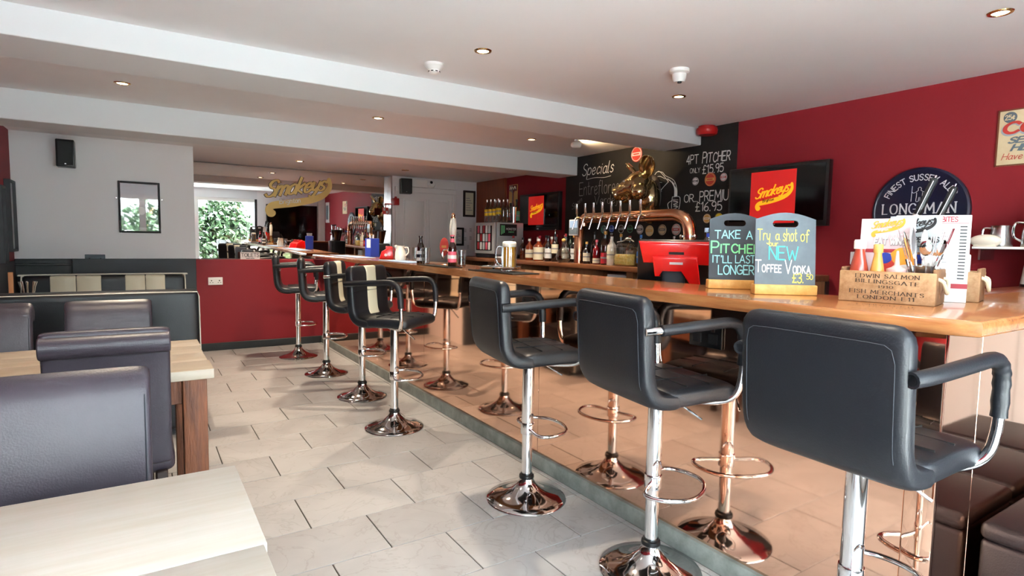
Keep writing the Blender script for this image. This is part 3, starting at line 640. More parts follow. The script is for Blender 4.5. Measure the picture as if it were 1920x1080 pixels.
# ================================================================ BAR STOOLS
def stool_parts(root, stripe, ring_a, lever_a, seat_a, bare=None):
    """seat turned by seat_a about the pole; ring and lever have their own turn"""
    mk('base', lathe(BM(), [(0, 0), (.196, 0), (.2, .004), (.197, .010), (.16, .017), (.115, .030), (.075, .052), (.048, .078), (.036, .098), (.034, .112), (0, .112)], 48), 'dark_chrome', root, ang=60)
    mk('gas_collar', lathe(BM(), [(.0, .108), (.036, .108), (.038, .114), (.036, .124), (.03, .128), (.029, .134), (0, .134)], 28), 'black_plastic', root)
    mk('lower_pole', lathe(BM(), [(0, .10), (.0255, .10), (.0255, .40), (0, .40)], 28), 'chrome', root)
    mk('upper_pole', lathe(BM(), [(0, .375), (.029, .375), (.030, .38), (.029, .70), (.05, .715), (0, .715)], 28), 'chrome', root)
    fr = mk('footrest', tube(BM(), smooth_path([(.0, -.03, .362), (.0, -.125, .362), (.03, -.158, .362), (.10, -.15, .362), (.165, -.10, .362), (.19, 0, .362), (.165, .10, .362), (.10, .15, .362), (.03, .158, .362), (0, .125, .362), (0, .03, .362)], 5), .0085, 10), 'chrome', root)
    mk('collar', lathe(BM(), [(0, .335), (.033, .335), (.034, .34), (.034, .385), (.033, .39), (0, .39)], 24), 'chrome', fr)
    fr.rotation_euler = (0, 0, ring_a)
    lv = mk('lever', tube(BM(), [(0, 0, .70), (.06, 0, .695), (.17, 0, .625)], .0045, 8), 'chrome', root); lv.rotation_euler = (0, 0, lever_a)
    bm = BM(); ls = smooth_path([(-.125, 0, .742), (-.05, 0, .744), (.1, 0, .748), (.215, 0, .742)], 5); pad(bm, ls, .43, .075, 36, pt=.45, er=.05)
    st = mk('seat', bm, 'leather_black', root, ang=70)
    for u in (-.02, .085): mk('seam', B(u - .0015, u + .0015, -.19, .19, .781, .7865, 0), 'rubber', st, False)
    for v in (-.07, .07): mk('seam', B(-.1, .185, v - .0015, v + .0015, .781, .7865, 0), 'rubber', st, False)
    mk('mount_plate', B(-.1, .1, -.09, .09, .702, .714, .003, 1), 'black_plastic', st)
    bl = smooth_path([(-.04, 0, .738), (-.11, 0, .737), (-.165, 0, .752), (-.196, 0, .80), (-.206, 0, .88), (-.214, 0, 1.0), (-.222, 0, 1.108)], 5)
    bm = BM(); pad(bm, bl, .435, .068, 36, pt=.45, er=.045); bk = mk('backrest', bm, 'leather_black', root, ang=70)
    sm = BM(); bl2 = [p + Vector((-.0312, 0, 0)) for p in bl[14:-2]]
    zt_ = bl2[-1]; side_ = [p + Vector((0, 0, 0)) for p in bl2 if p.z < zt_.z - .03]
    top_ = [Vector((zt_.x - .0008, .185, zt_.z - .012)), Vector((zt_.x - .002, .17, zt_.z - .002)), Vector((zt_.x - .0036, .13, zt_.z)), Vector((zt_.x - .0036, 0, zt_.z))]
    half = [p + Vector((0, .192, 0)) for p in side_] + top_
    mk('stitching', tube(BM(), half + [Vector((p.x, -p.y, p.z)) for p in half[-2::-1]], .0011, 5), 'stitch', bk)
    mk('seam', B(-.182, -.170, -.20, .20, .944, .947), 'rubber', bk, False)
    if stripe:
        bm = BM(); pad(bm, [p + Vector((.002, 0, 0)) for p in bl[11:]], .125, .074, 20, pt=.35, er=.012); s2 = mk('stripe', bm, 'leather_cream', bk, ang=60); s2['label'] = 'cream leather stripe down the backrest'
    for s in (-1, 1):
        path = smooth_path([(-.235, s*.222, .992), (-.16, s*.234, .997), (0, s*.243, 1.008), (.12, s*.245, 1.012), (.168, s*.244, .985), (.184, s*.242, .93), (.188, s*.238, .82), (.178, s*.222, .745), (.14, s*.18, .712), (.05, s*.11, .706), (-.02, s*.06, .706)], 6)
        a = mk('armrest', tube(BM(), path, .0135, 10), 'chrome', root)
        i0 = 5 if bare == s else 0
        slv = BM(); tube(slv, path[i0:35], [.0195 + .0012 * ((k * 7) % 3 - 1) * (k > 20) for k in range(len(path[i0:35]))], 12); mk('sleeve', slv, 'leather_black', a)
    for ch in root.children:
        if ch.name.split('.')[0] in ('seat', 'backrest', 'armrest'): ch.rotation_euler = (0, 0, seat_a)
R = math.radians
STOOLS = [  # x, y, seat turn, ring turn, lever turn, stripe, label
 (1.662, .785, -2, -60, -70, 0, 'black leather bar stool nearest the camera at the bar corner', None),
 (1.658, 1.530, -8, -60, -50, 0, 'black leather bar stool, second nearest, with chrome-tipped armrest', -1),
 (1.596, 2.310, -10, -12, -25, 0, 'black leather bar stool, third from the camera, in front of the beer mug', None),
 (1.436, 3.690, -52, -20, -60, 1, 'black bar stool with wide cream stripe turned towards the camera', None),
 (1.500, 4.570, -33, -15, -100, 1, 'black bar stool with narrow-looking cream stripe half hidden behind the other striped stool', -1),
 (1.465, 5.525, -14, -15, -100, 0, 'black bar stool in side view, second from the far red dado', None),
 (1.420, 6.480, -12, -15, -100, 0, 'black bar stool farthest away, close to the red dado', None)]
for x, y, sa, ra, la, sp, lab, bare in STOOLS:
    t = thing('bar_stool', lab, 'bar stool', (x, y, 0), 0, 'bar stools along the copper bar')
    stool_parts(t, sp, R(ra), R(la), R(sa), bare)
# ================================================================ DINING FURNITURE
def table(name, x0, x1, y0, y1, z, wood, lab, planks, ov=.02, apron=True):
    t = thing(name, lab, 'table', ((x0 + x1)/2, (y0 + y1)/2, 0)); w_, d_ = (x1 - x0)/2, (y1 - y0)/2
    n = planks; pw = 2*d_/n
    for k in range(n):
        a = -d_ + k*pw; o = mk('plank', B(-w_ - random.uniform(0, .004), w_ + random.uniform(-.004, .004), a + .0008, a + pw - .0008, z - .038, z + random.uniform(-.0004, .0004), .002, 2), wood, t)
    L_ = .085
    for sx in (-1, 1):
        for sy in (-1, 1):
            cx, cy = sx*(w_ - ov - L_/2), sy*(d_ - ov - L_/2)
            mk('leg', B(cx - L_/2, cx + L_/2, cy - L_/2, cy + L_/2, 0, z - .039, .006, 2), 'reclaimed_wood', t)
    for sy in (-1, 1): cy = sy*(d_ - ov - L_/2); mk('apron', B(-w_ + ov + L_, w_ - ov - L_, cy - .014, cy + .014, z - .14, z - .039, .003, 1), 'reclaimed_wood', t)
    for sx in (-1, 1): cx = sx*(w_ - ov - L_/2); mk('apron', B(cx - .014, cx + .014, -d_ + ov + L_, d_ - ov - L_, z - .14, z - .039, .003, 1), 'reclaimed_wood', t); mk('cross_rail', B(cx - .014, cx + .014, -d_ + ov + L_, d_ - ov - L_, z - .22, z - .155, .003, 1), 'reclaimed_wood', t)
    return t
table('dining_table', -.87, .165, .62, 1.422, .76, 'white_wood', 'whitewashed plank dining table in the near left corner', 2)
table('dining_table', -.87, .228, 2.535, 3.32, .76, 'table2_wood', 'plank dining table with chunky reclaimed wood legs', 4)
def scroll_chair(lab, x, y, rz, w_=.37):
    """faces local +y; back at -y"""
    t = thing('dining_chair', lab, 'chair', (x, y, 0), rz, 'brown leather scroll-back dining chairs')
    ln = smooth_path([(0, -.19, .44), (0, -.205, .60), (0, -.225, .78), (0, -.25, .90)], 5)
    bm = BM(); pad(bm, ln + [Vector((0, -.262, .928)), Vector((0, -.275, .938)), Vector((0, -.292, .938))], w_, .05, 32, side=(1, 0, 0), pw=.16, pt=.45, er=.015); bk = mk('backrest', bm, 'leather_brown', t, ang=70)
    rl = BM(); prof = [(0, 0), (.034, 0), (.0375, .004), (.0375, w_ - .004), (.034, w_), (0, w_)]
    lathe(rl, prof, 28, M=Matrix.Translation((-w_/2, -.283, .908)) @ Matrix.Rotation(PI/2, 4, 'Y')); mk('scroll_roll', rl, 'leather_brown', bk)
    for s in (-1, 1):
        mk('stitching', tube(BM(), [p + Vector((s*(w_/2 - .012), .0235, 0)) for p in ln[3:]], .0014, 5), 'stitch', bk)
    bm = BM(); pad(bm, smooth_path([(0, -.17, .43), (0, 0, .435), (0, .21, .43)], 4), w_ + .02, .095, 32, side=(1, 0, 0), pt=.45, er=.03); mk('seat', bm, 'leather_brown', t, ang=70)
    for sx in (-1, 1):
        for sy in (-.17, .18): mk('leg', B(sx*(w_/2 - .035) - .019, sx*(w_/2 - .035) + .019, sy - .019, sy + .019, 0, .40, .004, 1), 'dark_carcass', t)
    return t
# nearest pair stand back to back between the tables
scroll_chair('brown leather chair showing its smooth padded front, tucked at the near whitewashed table', -.185, 1.40 + .0, PI, .39)
scroll_chair('brown leather chair with rolled top seen from behind, at the middle table', -.105, 2.66, 0, .37)
scroll_chair('brown leather chair on the far side of the middle table, right one', -.138, 3.195, PI, .355)
scroll_chair('brown leather chair across the middle table, cut by the frame edge', -.597, 3.195, PI, .33)
def booth():
    b = thing('booth_bench', 'black leather booth bench with pale piping, back turned to the camera', 'bench', (-.276, 4.27, 0))
    bm = BM(); pad(bm, [(0, 0, .04), (0, 0, .5), (0, -.01, .945)], 1.17, .13, 44, side=(1, 0, 0), pw=.12, pt=.35, er=.03); bk = mk('backrest', bm, 'leather_black', b, ang=60)
    mk('piping', tube(BM(), [(-.585, -.062, .93), (.575, -.062, .93), (.585, -.055, .9), (.592, -.05, .05)], .004, 6), 'piping', bk)
    mk('seat', B(-.58, .58, .05, .50, .30, .46, .03, 3), 'leather_black', b); mk('plinth', B(-.58, .58, .05, .48, 0, .30), 'black_paint', b, False)
    c = thing('booth_bench', 'booth bench with cream and black striped backrest facing the camera', 'bench', (-.238, 5.92, 0))
    bm = BM(); pad(bm, [(0, .05, .35), (0, .05, .6), (0, .06, .952)], 1.14, .10, 44, side=(1, 0, 0), pw=.14, pt=.4, er=.045); bk = mk('backrest', bm, 'leather_black', c, ang=60)
    for a, w_ in ((-.3035, .171), (-.132, .169), (.191, .147), (.339, .147)):
        bm = BM(); pad(bm, [(a, .046, .40), (a, .046, .6), (a, .057, .948)], w_, .108, 24, side=(1, 0, 0), pw=.06, pt=.35, er=.015); mk('stripe', bm, 'leather_cream', bk, ang=60)
    mk('piping', tube(BM(), smooth_path([(-.566, -.004, .5), (-.566, .005, .9), (-.55, .01, .945), (-.5, .01, .956), (.5, .01, .956), (.55, .01, .945), (.566, .005, .9), (.566, -.004, .5)], 4), .006, 6), 'piping', bk)
    mk('seat', B(-.56, .56, -.45, 0, .30, .46, .03, 3), 'leather_black', c); mk('plinth', B(-.55, .55, -.43, 0, 0, .30), 'black_paint', c, False)
    table('booth_table', -.86, .22, 4.86, 5.40, .74, 'table2_wood', 'booth table between the two leather benches', 3)
    p = thing('cutlery_pot', 'pot of cutlery and sauce bottles on the booth table at the left edge', 'cutlery pot', (-.66, 5.12, .741))
    mk('pot', lathe(BM(), [(.0, 0), (.055, 0), (.06, .12), (.057, .12), (.05, .01), (0, .01)], 20), 'steel', p)
    for k in range(7):
        a = k * 2.4; r = .03; mk('fork' if k % 2 else 'knife', tube(BM(), [(r*math.cos(a)*.5, r*math.sin(a)*.5, .02), (r*1.3*math.cos(a), r*1.3*math.sin(a), .18), (r*1.6*math.cos(a), r*1.6*math.sin(a), .215)], [.004, .004, .007], 6), 'steel', p)
    mk('wooden_peg', B(-.10, -.075, -.01, .01, 0, .28), 'mid_wood', p, False)
booth()
# dark leather cube seats by the bar end
def cube_seat(x0, x1, y0, y1, h, lab):
    t = thing('cube_seat', lab, 'stool', ((x0 + x1)/2, (y0 + y1)/2, 0), 0, 'dark leather cube seats'); w_, d_ = (x1 - x0)/2, (y1 - y0)/2
    mk('body', B(-w_, w_, -d_, d_, .01, h - .055, .018, 3), 'leather_darkbrown', t); mk('cushion', B(-w_ - .002, w_ + .002, -d_ - .002, d_ + .002, h - .058, h, .022, 4), 'leather_darkbrown', t)
    for sx in (-1, 1):
        for sy in (-1, 1): mk('foot', lathe(BM(), [(.018, 0), (.018, .012), (0, .012)], 12, (sx*(w_ - .04), sy*(d_ - .04), 0)), 'rubber', t)
cube_seat(2.18, 2.60, .24, .66, .44, 'dark leather cube seat touching the copper bar end, bottom right')
cube_seat(2.62, 3.10, .24, .66, .44, 'dark leather cube seat, middle of the row along the bar end')
cube_seat(3.13, 3.62, .20, .66, .44, 'dark leather cube seat nearest the red wall')
pn = thing('wall_cladding', 'white painted boards low on the red wall near the glazed doors', 'wall panel', (4.10, .05, .10))
for k in range(4): mk('board', B(-.03, 0, -.36 + k*.18 + .002, -.18 + k*.18 - .002, 0, .80, .003, 1), 'render_white', pn, False)
# ================================================================ CHALKBOARD WALL
cb = thing('chalkboard', 'tall black chalkboard wall panel with handwritten specials and pitcher prices', 'chalkboard', (4.1, 4.12, 1.09))
def CB(y, z): return Vector((-.011, y - 4.12, z - 1.09))
mk('board', B(-.010, -.002, 3.01 - 4.12, 5.245 - 4.12, 0, 1.196), 'chalkboard_paint', cb, False)
cl = lambda t, y0, y1, z, h, **k: lettering(cb, t, CB(y0, z), RU, RV, h, y0 - y1, **k)
cl('4PT', 3.52, 3.39, 1.995, .075, pen=.055, jit=.03); cl('PITCHER', 3.35, 3.07, 1.99, .09, pen=.055, jit=.03, small=.85, slant=.1)
cl('ONLY', 3.475, 3.37, 1.915, .04, pen=.06, jit=.03); cl('\u00a315.95', 3.34, 3.13, 1.90, .07, pen=.055, jit=.03)
cl('OR...', 3.53, 3.38, 1.665, .065, pen=.055, jit=.03); cl('PREMIUM', 3.36, 3.0, 1.665, .085, pen=.055, jit=.03)
cl('\u00a316.95', 3.40, 3.13, 1.58, .075, pen=.055, jit=.03)
cl('Specials', 4.96, 4.47, 2.02, .12, pen=.04, slant=.25, jit=.02, m='chalk_white'); mk('underline', tube(BM(), smooth_path([CB(4.88, 1.975), CB(4.75, 1.985), CB(4.6, 1.975), CB(4.50, 1.985)], 4), .0025, 5), 'chalk_white', cb)
cl('Entreflores', 5.0, 4.37, 1.81, .14, pen=.025, jit=.02, m='print_grey'); cl('Verdejo', 4.74, 4.32, 1.70, .09, pen=.025, m='print_grey'); cl('Spain', 5.12, 4.95, 1.66, .06, pen=.03, m='print_grey', rise=.5)
def draw(pts, r=.0028, closed=False):
    ribbon_pts = smooth_path([CB(*p) for p in pts], 4, closed); mk('chalk_line', tube(BM(), ribbon_pts, r, 5, closed), 'chalk_white', cb)
draw([(3.985, 1.79), (3.90, 1.93), (3.86, 1.965), (3.82, 1.955), (3.72, 1.86)]); draw([(3.985, 1.79), (3.99, 1.75), (3.93, 1.70), (3.90, 1.695)]); draw([(3.90, 1.695), (3.80, 1.80), (3.725, 1.86)])
draw([(3.86, 1.965), (3.80, 1.955), (3.76, 1.92), (3.66, 1.87), (3.62, 1.79), (3.615, 1.72)]); draw([(3.75, 1.89), (3.69, 1.86), (3.65, 1.80), (3.645, 1.72)]); draw([(3.89, 1.91), (3.83, 1.92), (3.76, 1.89)]); draw([(3.95, 1.77), (3.88, 1.76), (3.92, 1.83), (3.84, 1.82), (3.88, 1.87), (3.80, 1.86)], .002)
draw([(3.67, 1.72), (3.58, 1.71), (3.60, 1.58), (3.67, 1.60), (3.67, 1.72)]); draw([(3.67, 1.69), (3.72, 1.66), (3.70, 1.60), (3.68, 1.60)]); draw([(3.66, 1.69), (3.60, 1.67), (3.65, 1.65), (3.60, 1.63), (3.65, 1.61)], .003)
draw([(3.94, 1.75), (3.91, 1.73), (3.88, 1.75), (3.92, 1.78), (3.86, 1.80), (3.90, 1.81)], .004)
for k in range(7): draw([(3.735 - .014*k, 1.895 - .008*k - .004*(k % 2)), (3.675 - .004*k, 1.845 - .004*k), (3.645 - .003*k, 1.79), (3.64 - .004*k, 1.725)], .0022)
for k in range(6): draw([(3.965 - .012*k, 1.80 - .016*k + .02*(k % 2)), (3.93 - .018*k, 1.84 - .012*k), (3.86 - .012*k, 1.86 - .016*k)], .0018)
for k in range(5): draw([(3.66 - .003*k, 1.70 - .022*k), (3.60 + .002*k, 1.69 - .02*k)], .0022)
BADGES = [(4.585, 1.436, .042, 'grey_slate', 'green_label', 'dark round beer badge farthest left under the taps'), (4.463, 1.442, .038, 'blue', 'pale_blue', 'small round blue beer badge under the taps'), (4.321, 1.436, .046, 'green_glass', 'grey_plastic', 'round dark green beer badge under the taps'), (4.193, 1.436, .042, 'print_black', 'green_label', 'round black and green beer badge under the taps'),
 (4.062, 1.430, .045, 'white_card', 'print_black', 'round white beer badge with black band under the taps'), (3.935, 1.416, .052, 'cream_card', 'pine', 'large round cream beer badge under the taps'), (3.775, 1.424, .05, 'cream_card', 'grey_slate', 'round tan beer badge with grey band under the taps'), (3.609, 1.424, .052, 'paper_label', 'coke_red', 'round white and blue beer badge with red band beside the copper elbow'),
 (3.415, 1.842, .035, 'white_card', 'print_black', 'small round white badge left of the red badge on the chalkboard'), (3.258, 1.845, .058, 'coke_red', 'mustard', 'large round red badge between the two pitcher prices'), (3.125, 1.853, .034, 'white_card', 'coke_red', 'small round white badge with red band by the television'), (3.275, 1.515, .04, 'mustard', 'white_card', 'small round tan badge below the pitcher prices'), (3.155, 1.52, .038, 'yellow_label', 'dark_slate', 'small round yellow badge half behind the chalk easel'), (4.14, 2.16, .075, 'coke_red', 'white_card', 'round red badge behind the bronze pig ear')]
for y, z, r, m1, m2, lab in BADGES:
    b = thing('beer_badge', lab, 'badge', (4.089, y, z), 0, 'round beer badges on the chalkboard')
    Mx = Matrix.Rotation(-PI/2, 4, 'Y')
    mk('disc', lathe(BM(), [(0, .004), (r*.9, .004), (r, .002), (r, 0), (0, 0)], 24, M=Mx), m1, b); mk('rim', tube(BM(), [(-.004, r*.86*math.cos(a*PI/12), r*.86*math.sin(a*PI/12)) for a in range(24)], r*.05, 5, True), m2, b)
    mk('band', B(-.0065, -.003, -r*.72, r*.72, -r*.2, r*.22), m2, b, False); mk('band_mark', B(-.0075, -.006, -r*.5, r*.5, -r*.07, r*.09), m1, b, False)
# ---------------------------------------------------------------- bronze pig head
def pig():
    p = thing('pig_head', 'polished bronze pig head trophy mounted on the chalkboard wall', 'sculpture', (4.09, 3.93, 1.62))
    bm = BM()
    f = Vector((-.62, .66, -.42)).normalized()           # snout direction
    q = f.to_track_quat('Z', 'Y').to_matrix()
    c = Vector((-.20, -.02, .22))
    ball(bm, (-.08, -.05, .10), (.10, .11, .17)); ball(bm, (-.05, -.04, .0), (.07, .10, .14))
    ball(bm, c, (.125, .12, .12), q); ball(bm, c + f*.08, (.10, .098, .10), q); ball(bm, c + f*.15, (.078, .078, .07), q); ball(bm, c + f*.195, (.064, .064, .06), q); ball(bm, c + f*.232, (.066, .066, .018), q)
    ball(bm, c + Vector((-.045, -.075, -.075)), (.09, .075, .085)); ball(bm, c + f*.11 + Vector((0, 0, -.07)), (.055, .06, .07), q)
    up = (Vector((0, 0, 1)) - f * f.z).normalized(); sd_ = f.cross(up)
    for s in (-1, 1):
        ball(bm, c + f*.085 + up*.062 + sd_*s*.055, (.024, .024, .018)); 
    head = mk('head', bm, 'bronze_gold', p); rm = head.modifiers.new('remesh', 'REMESH'); rm.mode = 'VOXEL'; rm.voxel_size = .009; rm.use_smooth_shade = True
    sm = head.modifiers.new('smooth', 'SMOOTH'); sm.factor = .6; sm.iterations = 6
    def ear(base, tip, wdt, nrm, name):
        bm = BM(); base, tip, nrm = Vector(base), Vector(tip), Vector(nrm).normalized(); ax = tip - base; L_ = ax.length; ax.normalize(); sd = ax.cross(nrm).normalized(); nrm = sd.cross(ax)
        rows = []
        for i in range(9):
            t_ = i / 8; w_ = wdt * (max(0, 1 - ((t_ - .52) / .56) ** 2)) ** .5 + .003
            rows.append([bm.verts.new(base + ax*L_*t_ + sd*w_*u + nrm*(.035*(1 - u*u)*-1 + .03*t_*t_)) for u in (-1, -.7, -.35, 0, .35, .7, 1)])
        for a, b in zip(rows, rows[1:]):
            for k in range(6): bm.faces.new((a[k], a[k+1], b[k+1], b[k]))
        o = mk(name, bm, 'bronze_gold', p); m_ = o.modifiers.new('thick', 'SOLIDIFY'); m_.thickness = .012; m_.offset = 0; s_ = o.modifiers.new('sub', 'SUBSURF'); s_.levels = s_.render_levels = 1
    ear(c + Vector((.0, -.075, .06)), c + Vector((-.05, -.185, .235)), .078, (-.85, -.5, .05), 'ear'); ear(c + Vector((.03, .08, .08)), c + Vector((.03, .17, .21)), .05, (-.5, .8, .1), 'ear')
    for s in (-1, 1): mk('nostril', ball(BM(), c + f*.246 + sd_*s*.022 + up*.004, (.012, .012, .014)), 'print_black', p); mk('eye', ball(BM(), c + f*.10 + up*.07 + sd_*s*.062, (.012, .012, .012)), 'dark_chrome', p)
    mth = BM(); tube(mth, smooth_path([c + f*.17 + up*-.085 + sd_*-.055, c + f*.215 + up*-.082, c + f*.17 + up*-.085 + sd_*.055], 4), .006, 6); mk('mouth', mth, 'print_black', p)
    mk('shield', lathe(BM(), [(0, .014), (.12, .014), (.135, 0), (0, 0)], 28, M=Matrix.Translation((-.011, -.02, .12)) @ Matrix.Rotation(-PI/2, 4, 'Y') @ Matrix.Diagonal((1.5, .85, 1, 1))), 'dark_carcass', p)
pig()
# ---------------------------------------------------------------- copper tap pipe
tp = thing('beer_tap_tower', 'copper pipe beer font with eight chrome taps on the back bar', 'beer taps', (3.62, 3.75, 1.09))
pipe = BM(); tube(pipe, smooth_path([(0, .60, .36), (0, .60, .40), (0, .585, .43), (0, .55, .437), (0, .3, .437), (0, 0, .437), (0, -.40, .437), (0, -.56, .432), (0, -.66, .38), (0, -.69, .28), (0, -.69, .2), (0, -.69, 0)], 5), .05, 18); mk('pipe', pipe, 'copper_pipe', tp)
mk('post', lathe(BM(), [(.05, 0), (.05, .345), (.04, .36), (0, .36)], 24, (0, .66, 0)), 'copper_pipe', tp); mk('clamp', lathe(BM(), [(.0, .255), (.06, .255), (.06, .27), (0, .27)], 24, (0, -.69, 0)), 'chrome', tp)
for s in (-1, 1): mk('clamp_bolt', ball(BM(), (-.02, -.69 + s*.068, .262), (.012, .012, .018)), 'chrome', tp)
mk('flange', lathe(BM(), [(.07, 0), (.07, .01), (.05, .014), (0, .014)], 24, (0, -.69, 0)), 'copper_pipe', tp)
for k, y in enumerate((.60, .475, .355, .235, .115, .0, -.115, -.24)):
    t = mk('tap', tube(BM(), smooth_path([(-.03, y, .437), (-.085, y, .437), (-.105, y, .42), (-.115, y + .008, .37), (-.125, y + .016, .325)], 4), [.013]*5 + [.010]*4 + [.008]*8, 10), 'chrome', tp)
    mk('handle', tube(BM(), [(-.085, y, .44), (-.086, y, .47), (-.087, y, .475), (-.088, y, .57)], [.008, .008, .0115, .0115], 12), 'white_plastic' if False else 'steel', t); mk('knob', ball(BM(), (-.09, y - .03, .437), (.012, .012, .012), u=10, v=8), 'brass', t); mk('nut', lathe(BM(), [(.018, -.012), (.018, .012), (0, .012)], 12, M=Matrix.Translation((-.05, y, .437)) @ Matrix.Rotation(PI/2, 4, 'Y')), 'chrome', t)
pt = thing('picture_plaque', 'small landscape picture plaque clipped on the copper post', 'plaque', (3.555, 4.42, 1.36)); mk('frame', B(-.008, 0, -.075, .065, 0, .155, .004, 1), 'white_card', pt); mk('picture', B(-.010, -.007, -.065, .055, .012, .143), 'pale_blue', pt, False); mk('landscape', B(-.0115, -.009, -.065, .055, .012, .075), 'grey_slate', pt, False)
# ---------------------------------------------------------------- televisions, signs
def tv(name, y0, y1, z0, z1, x, sy0, sy1, sz0, sz1, lab):
    yc = (y0 + y1)/2; t = thing(name, lab, 'television', (x, yc, z0)); w_ = (y1 - y0)/2; h_ = z1 - z0
    mk('case', B(.0, .05, -w_, w_, 0, h_, .006, 2), 'black_plastic', t); mk('mount', B(.05, 4.098 - x, -.12, .12, h_*.3, h_*.7), 'black_plastic', t, False)
    mk('screen', B(-.003, .0, -w_ + .022, w_ - .022, .04, h_ - .022), 'screen', t, False)
    mk('screen_image', B(-.0045, -.003, sy0 - yc, sy1 - yc, sz0 - z0, sz1 - z0), 'screen_red', t, False)
    W = (sy1 - sy0) * .84; logo(t, (-.0046, sy1 - yc - (sy1 - sy0)*.07, (sz0 + sz1)/2 - z0 - W*.12), RU, RV, W, 'screen_yellow', 'print_black', .0015)
    mk('brand_mark', B(-.0045, 0, -.02, .02, .012, .02), 'steel', t, False)
tv('television', 2.20, 3.005, 1.435, 1.893, 4.0, 2.432, 2.80, 1.46, 1.85, 'large wall television showing a red screen beside the chalkboard')
tv('television', 5.31, 6.125, 1.435, 1.878, 4.045, 5.60, 5.92, 1.50, 1.845, 'smaller-looking far wall television showing a red screen above the bottles')
def longman():
    r = .268; s = thing('brewery_sign', 'round navy LONG MAN brewery sign on the red wall', 'sign', (4.098, 1.67, 1.52)); Mx = Matrix.Rotation(-PI/2, 4, 'Y')
    mk('disc', lathe(BM(), [(0, .022), (r - .02, .022), (r - .012, .028), (r, .024), (r, 0), (0, 0)], 64, M=Mx), 'navy', s)
    x = -.0225
    lettering(s, 'LONG MAN', (x, .205, -.015), RU, RV, .062, .40, 'white_card', .085, thin=.4, serif=True, gap=.3)
    lettering(s, 'BREWERY', (x, .16, -.115), RU, RV, .062, .32, 'white_card', .085, thin=.4, serif=True, gap=.3)
    lettering(s, 'FINEST SUSSEX ALES', (x, 0, 0), RU, RV, .035, .42, 'white_card', .08, gap=.22, arc=(.19, PI/2))
    def ln(pts, rr=.0016): mk('emblem_line', tube(BM(), smooth_path([(x - .001, -a, b) for a, b in pts], 4), rr, 5), 'white_card', s)
    for sx in (-1, 1):
        ln([(sx*.045, .06), (sx*.042, .155)]); ln([(sx*.006, .128), (sx*.02, .118), (sx*.034, .112), (sx*.042, .12)]); ln([(sx*.016, .114), (sx*.016, .09), (sx*.018, .065), (sx*.014, .058), (sx*.004, .06)]); ln([(sx*.004, .06), (sx*.003, .085)])
    ln([(-.006, .128), (-.009, .138), (0, .147), (.009, .138), (.006, .128)])
longman()
def coke():
    s = thing('tin_sign', 'cream vintage tin drink sign cut by the right edge of the frame', 'sign', (4.096, 1.31, 1.755)); 
    mk('sheet', B(-.006, 0, -.36, 0, 0, .312, .003, 1), 'cream_card', s); 
    for a in ((-.36, 0, 0, .008), (-.36, 0, .304, .312), (-.008, 0, 0, .312), (-.36, -.352, 0, .312)): mk('rust_edge', B(-.0068, -.006, a[0], a[1], a[2], a[3]), 'rust', s, False)
    mk('price_disc', lathe(BM(), [(0, .002), (.03, .002), (.03, 0), (0, 0)], 28, M=Matrix.Translation((-.006, -.055, .267)) @ Matrix.Rotation(-PI/2, 4, 'Y')), 'grey_slate', s); L = lambda *a, **k: lettering(s, *a, **k)
    L('25\u00a2', (-.0085, -.034, .255), RU, RV, .024, .042, 'cream_card', .1); L('CO', (-.0062, -.024, .172), RU, RV, .062, .15, 'grey_plastic', .13, slant=.15); L('CO', (-.0075, -.03, .18), RU, RV, .058, .145, 'coke_red', .115, slant=.15)
    L('SERVED', (-.0065, -.055, .125), RU, RV, .03, .22, 'grey_slate', .11, slant=.3); L('HERE', (-.0065, -.07, .082), RU, RV, .033, .15, 'grey_slate', .11, slant=.3); L('Have a', (-.0065, -.03, .035), RU, RV, .034, .13, 'coke_red', .05, slant=.3)
coke()
# picture on the red wall near the glazed door, and dark screen on the back wall (both seen in the mirror)
f = thing('framed_poster', 'white framed poster on the red wall near the glazed doors', 'picture frame', (4.098, -.33, 1.55)); mk('frame', B(-.025, 0, -.16, .16, 0, .52, .004, 1), 'white_card', f); mk('print', B(-.027, -.024, -.10, .10, .08, .44), 'grey_slate', f, False)
d = thing('wall_screen', 'large black screen on the back wall seen in the mirror', 'screen', (3.28, YB, 1.05)); mk('panel', B(-.62, .62, .0, .05, 0, .92, .008, 2), 'black_plastic', d); mk('display', B(-.60, .60, .05, .053, .02, .90), 'screen', d, False)
struct('trim_7', B(3.93, 4.10, YB, YB + .05, 0, 2.286), 'render_white')
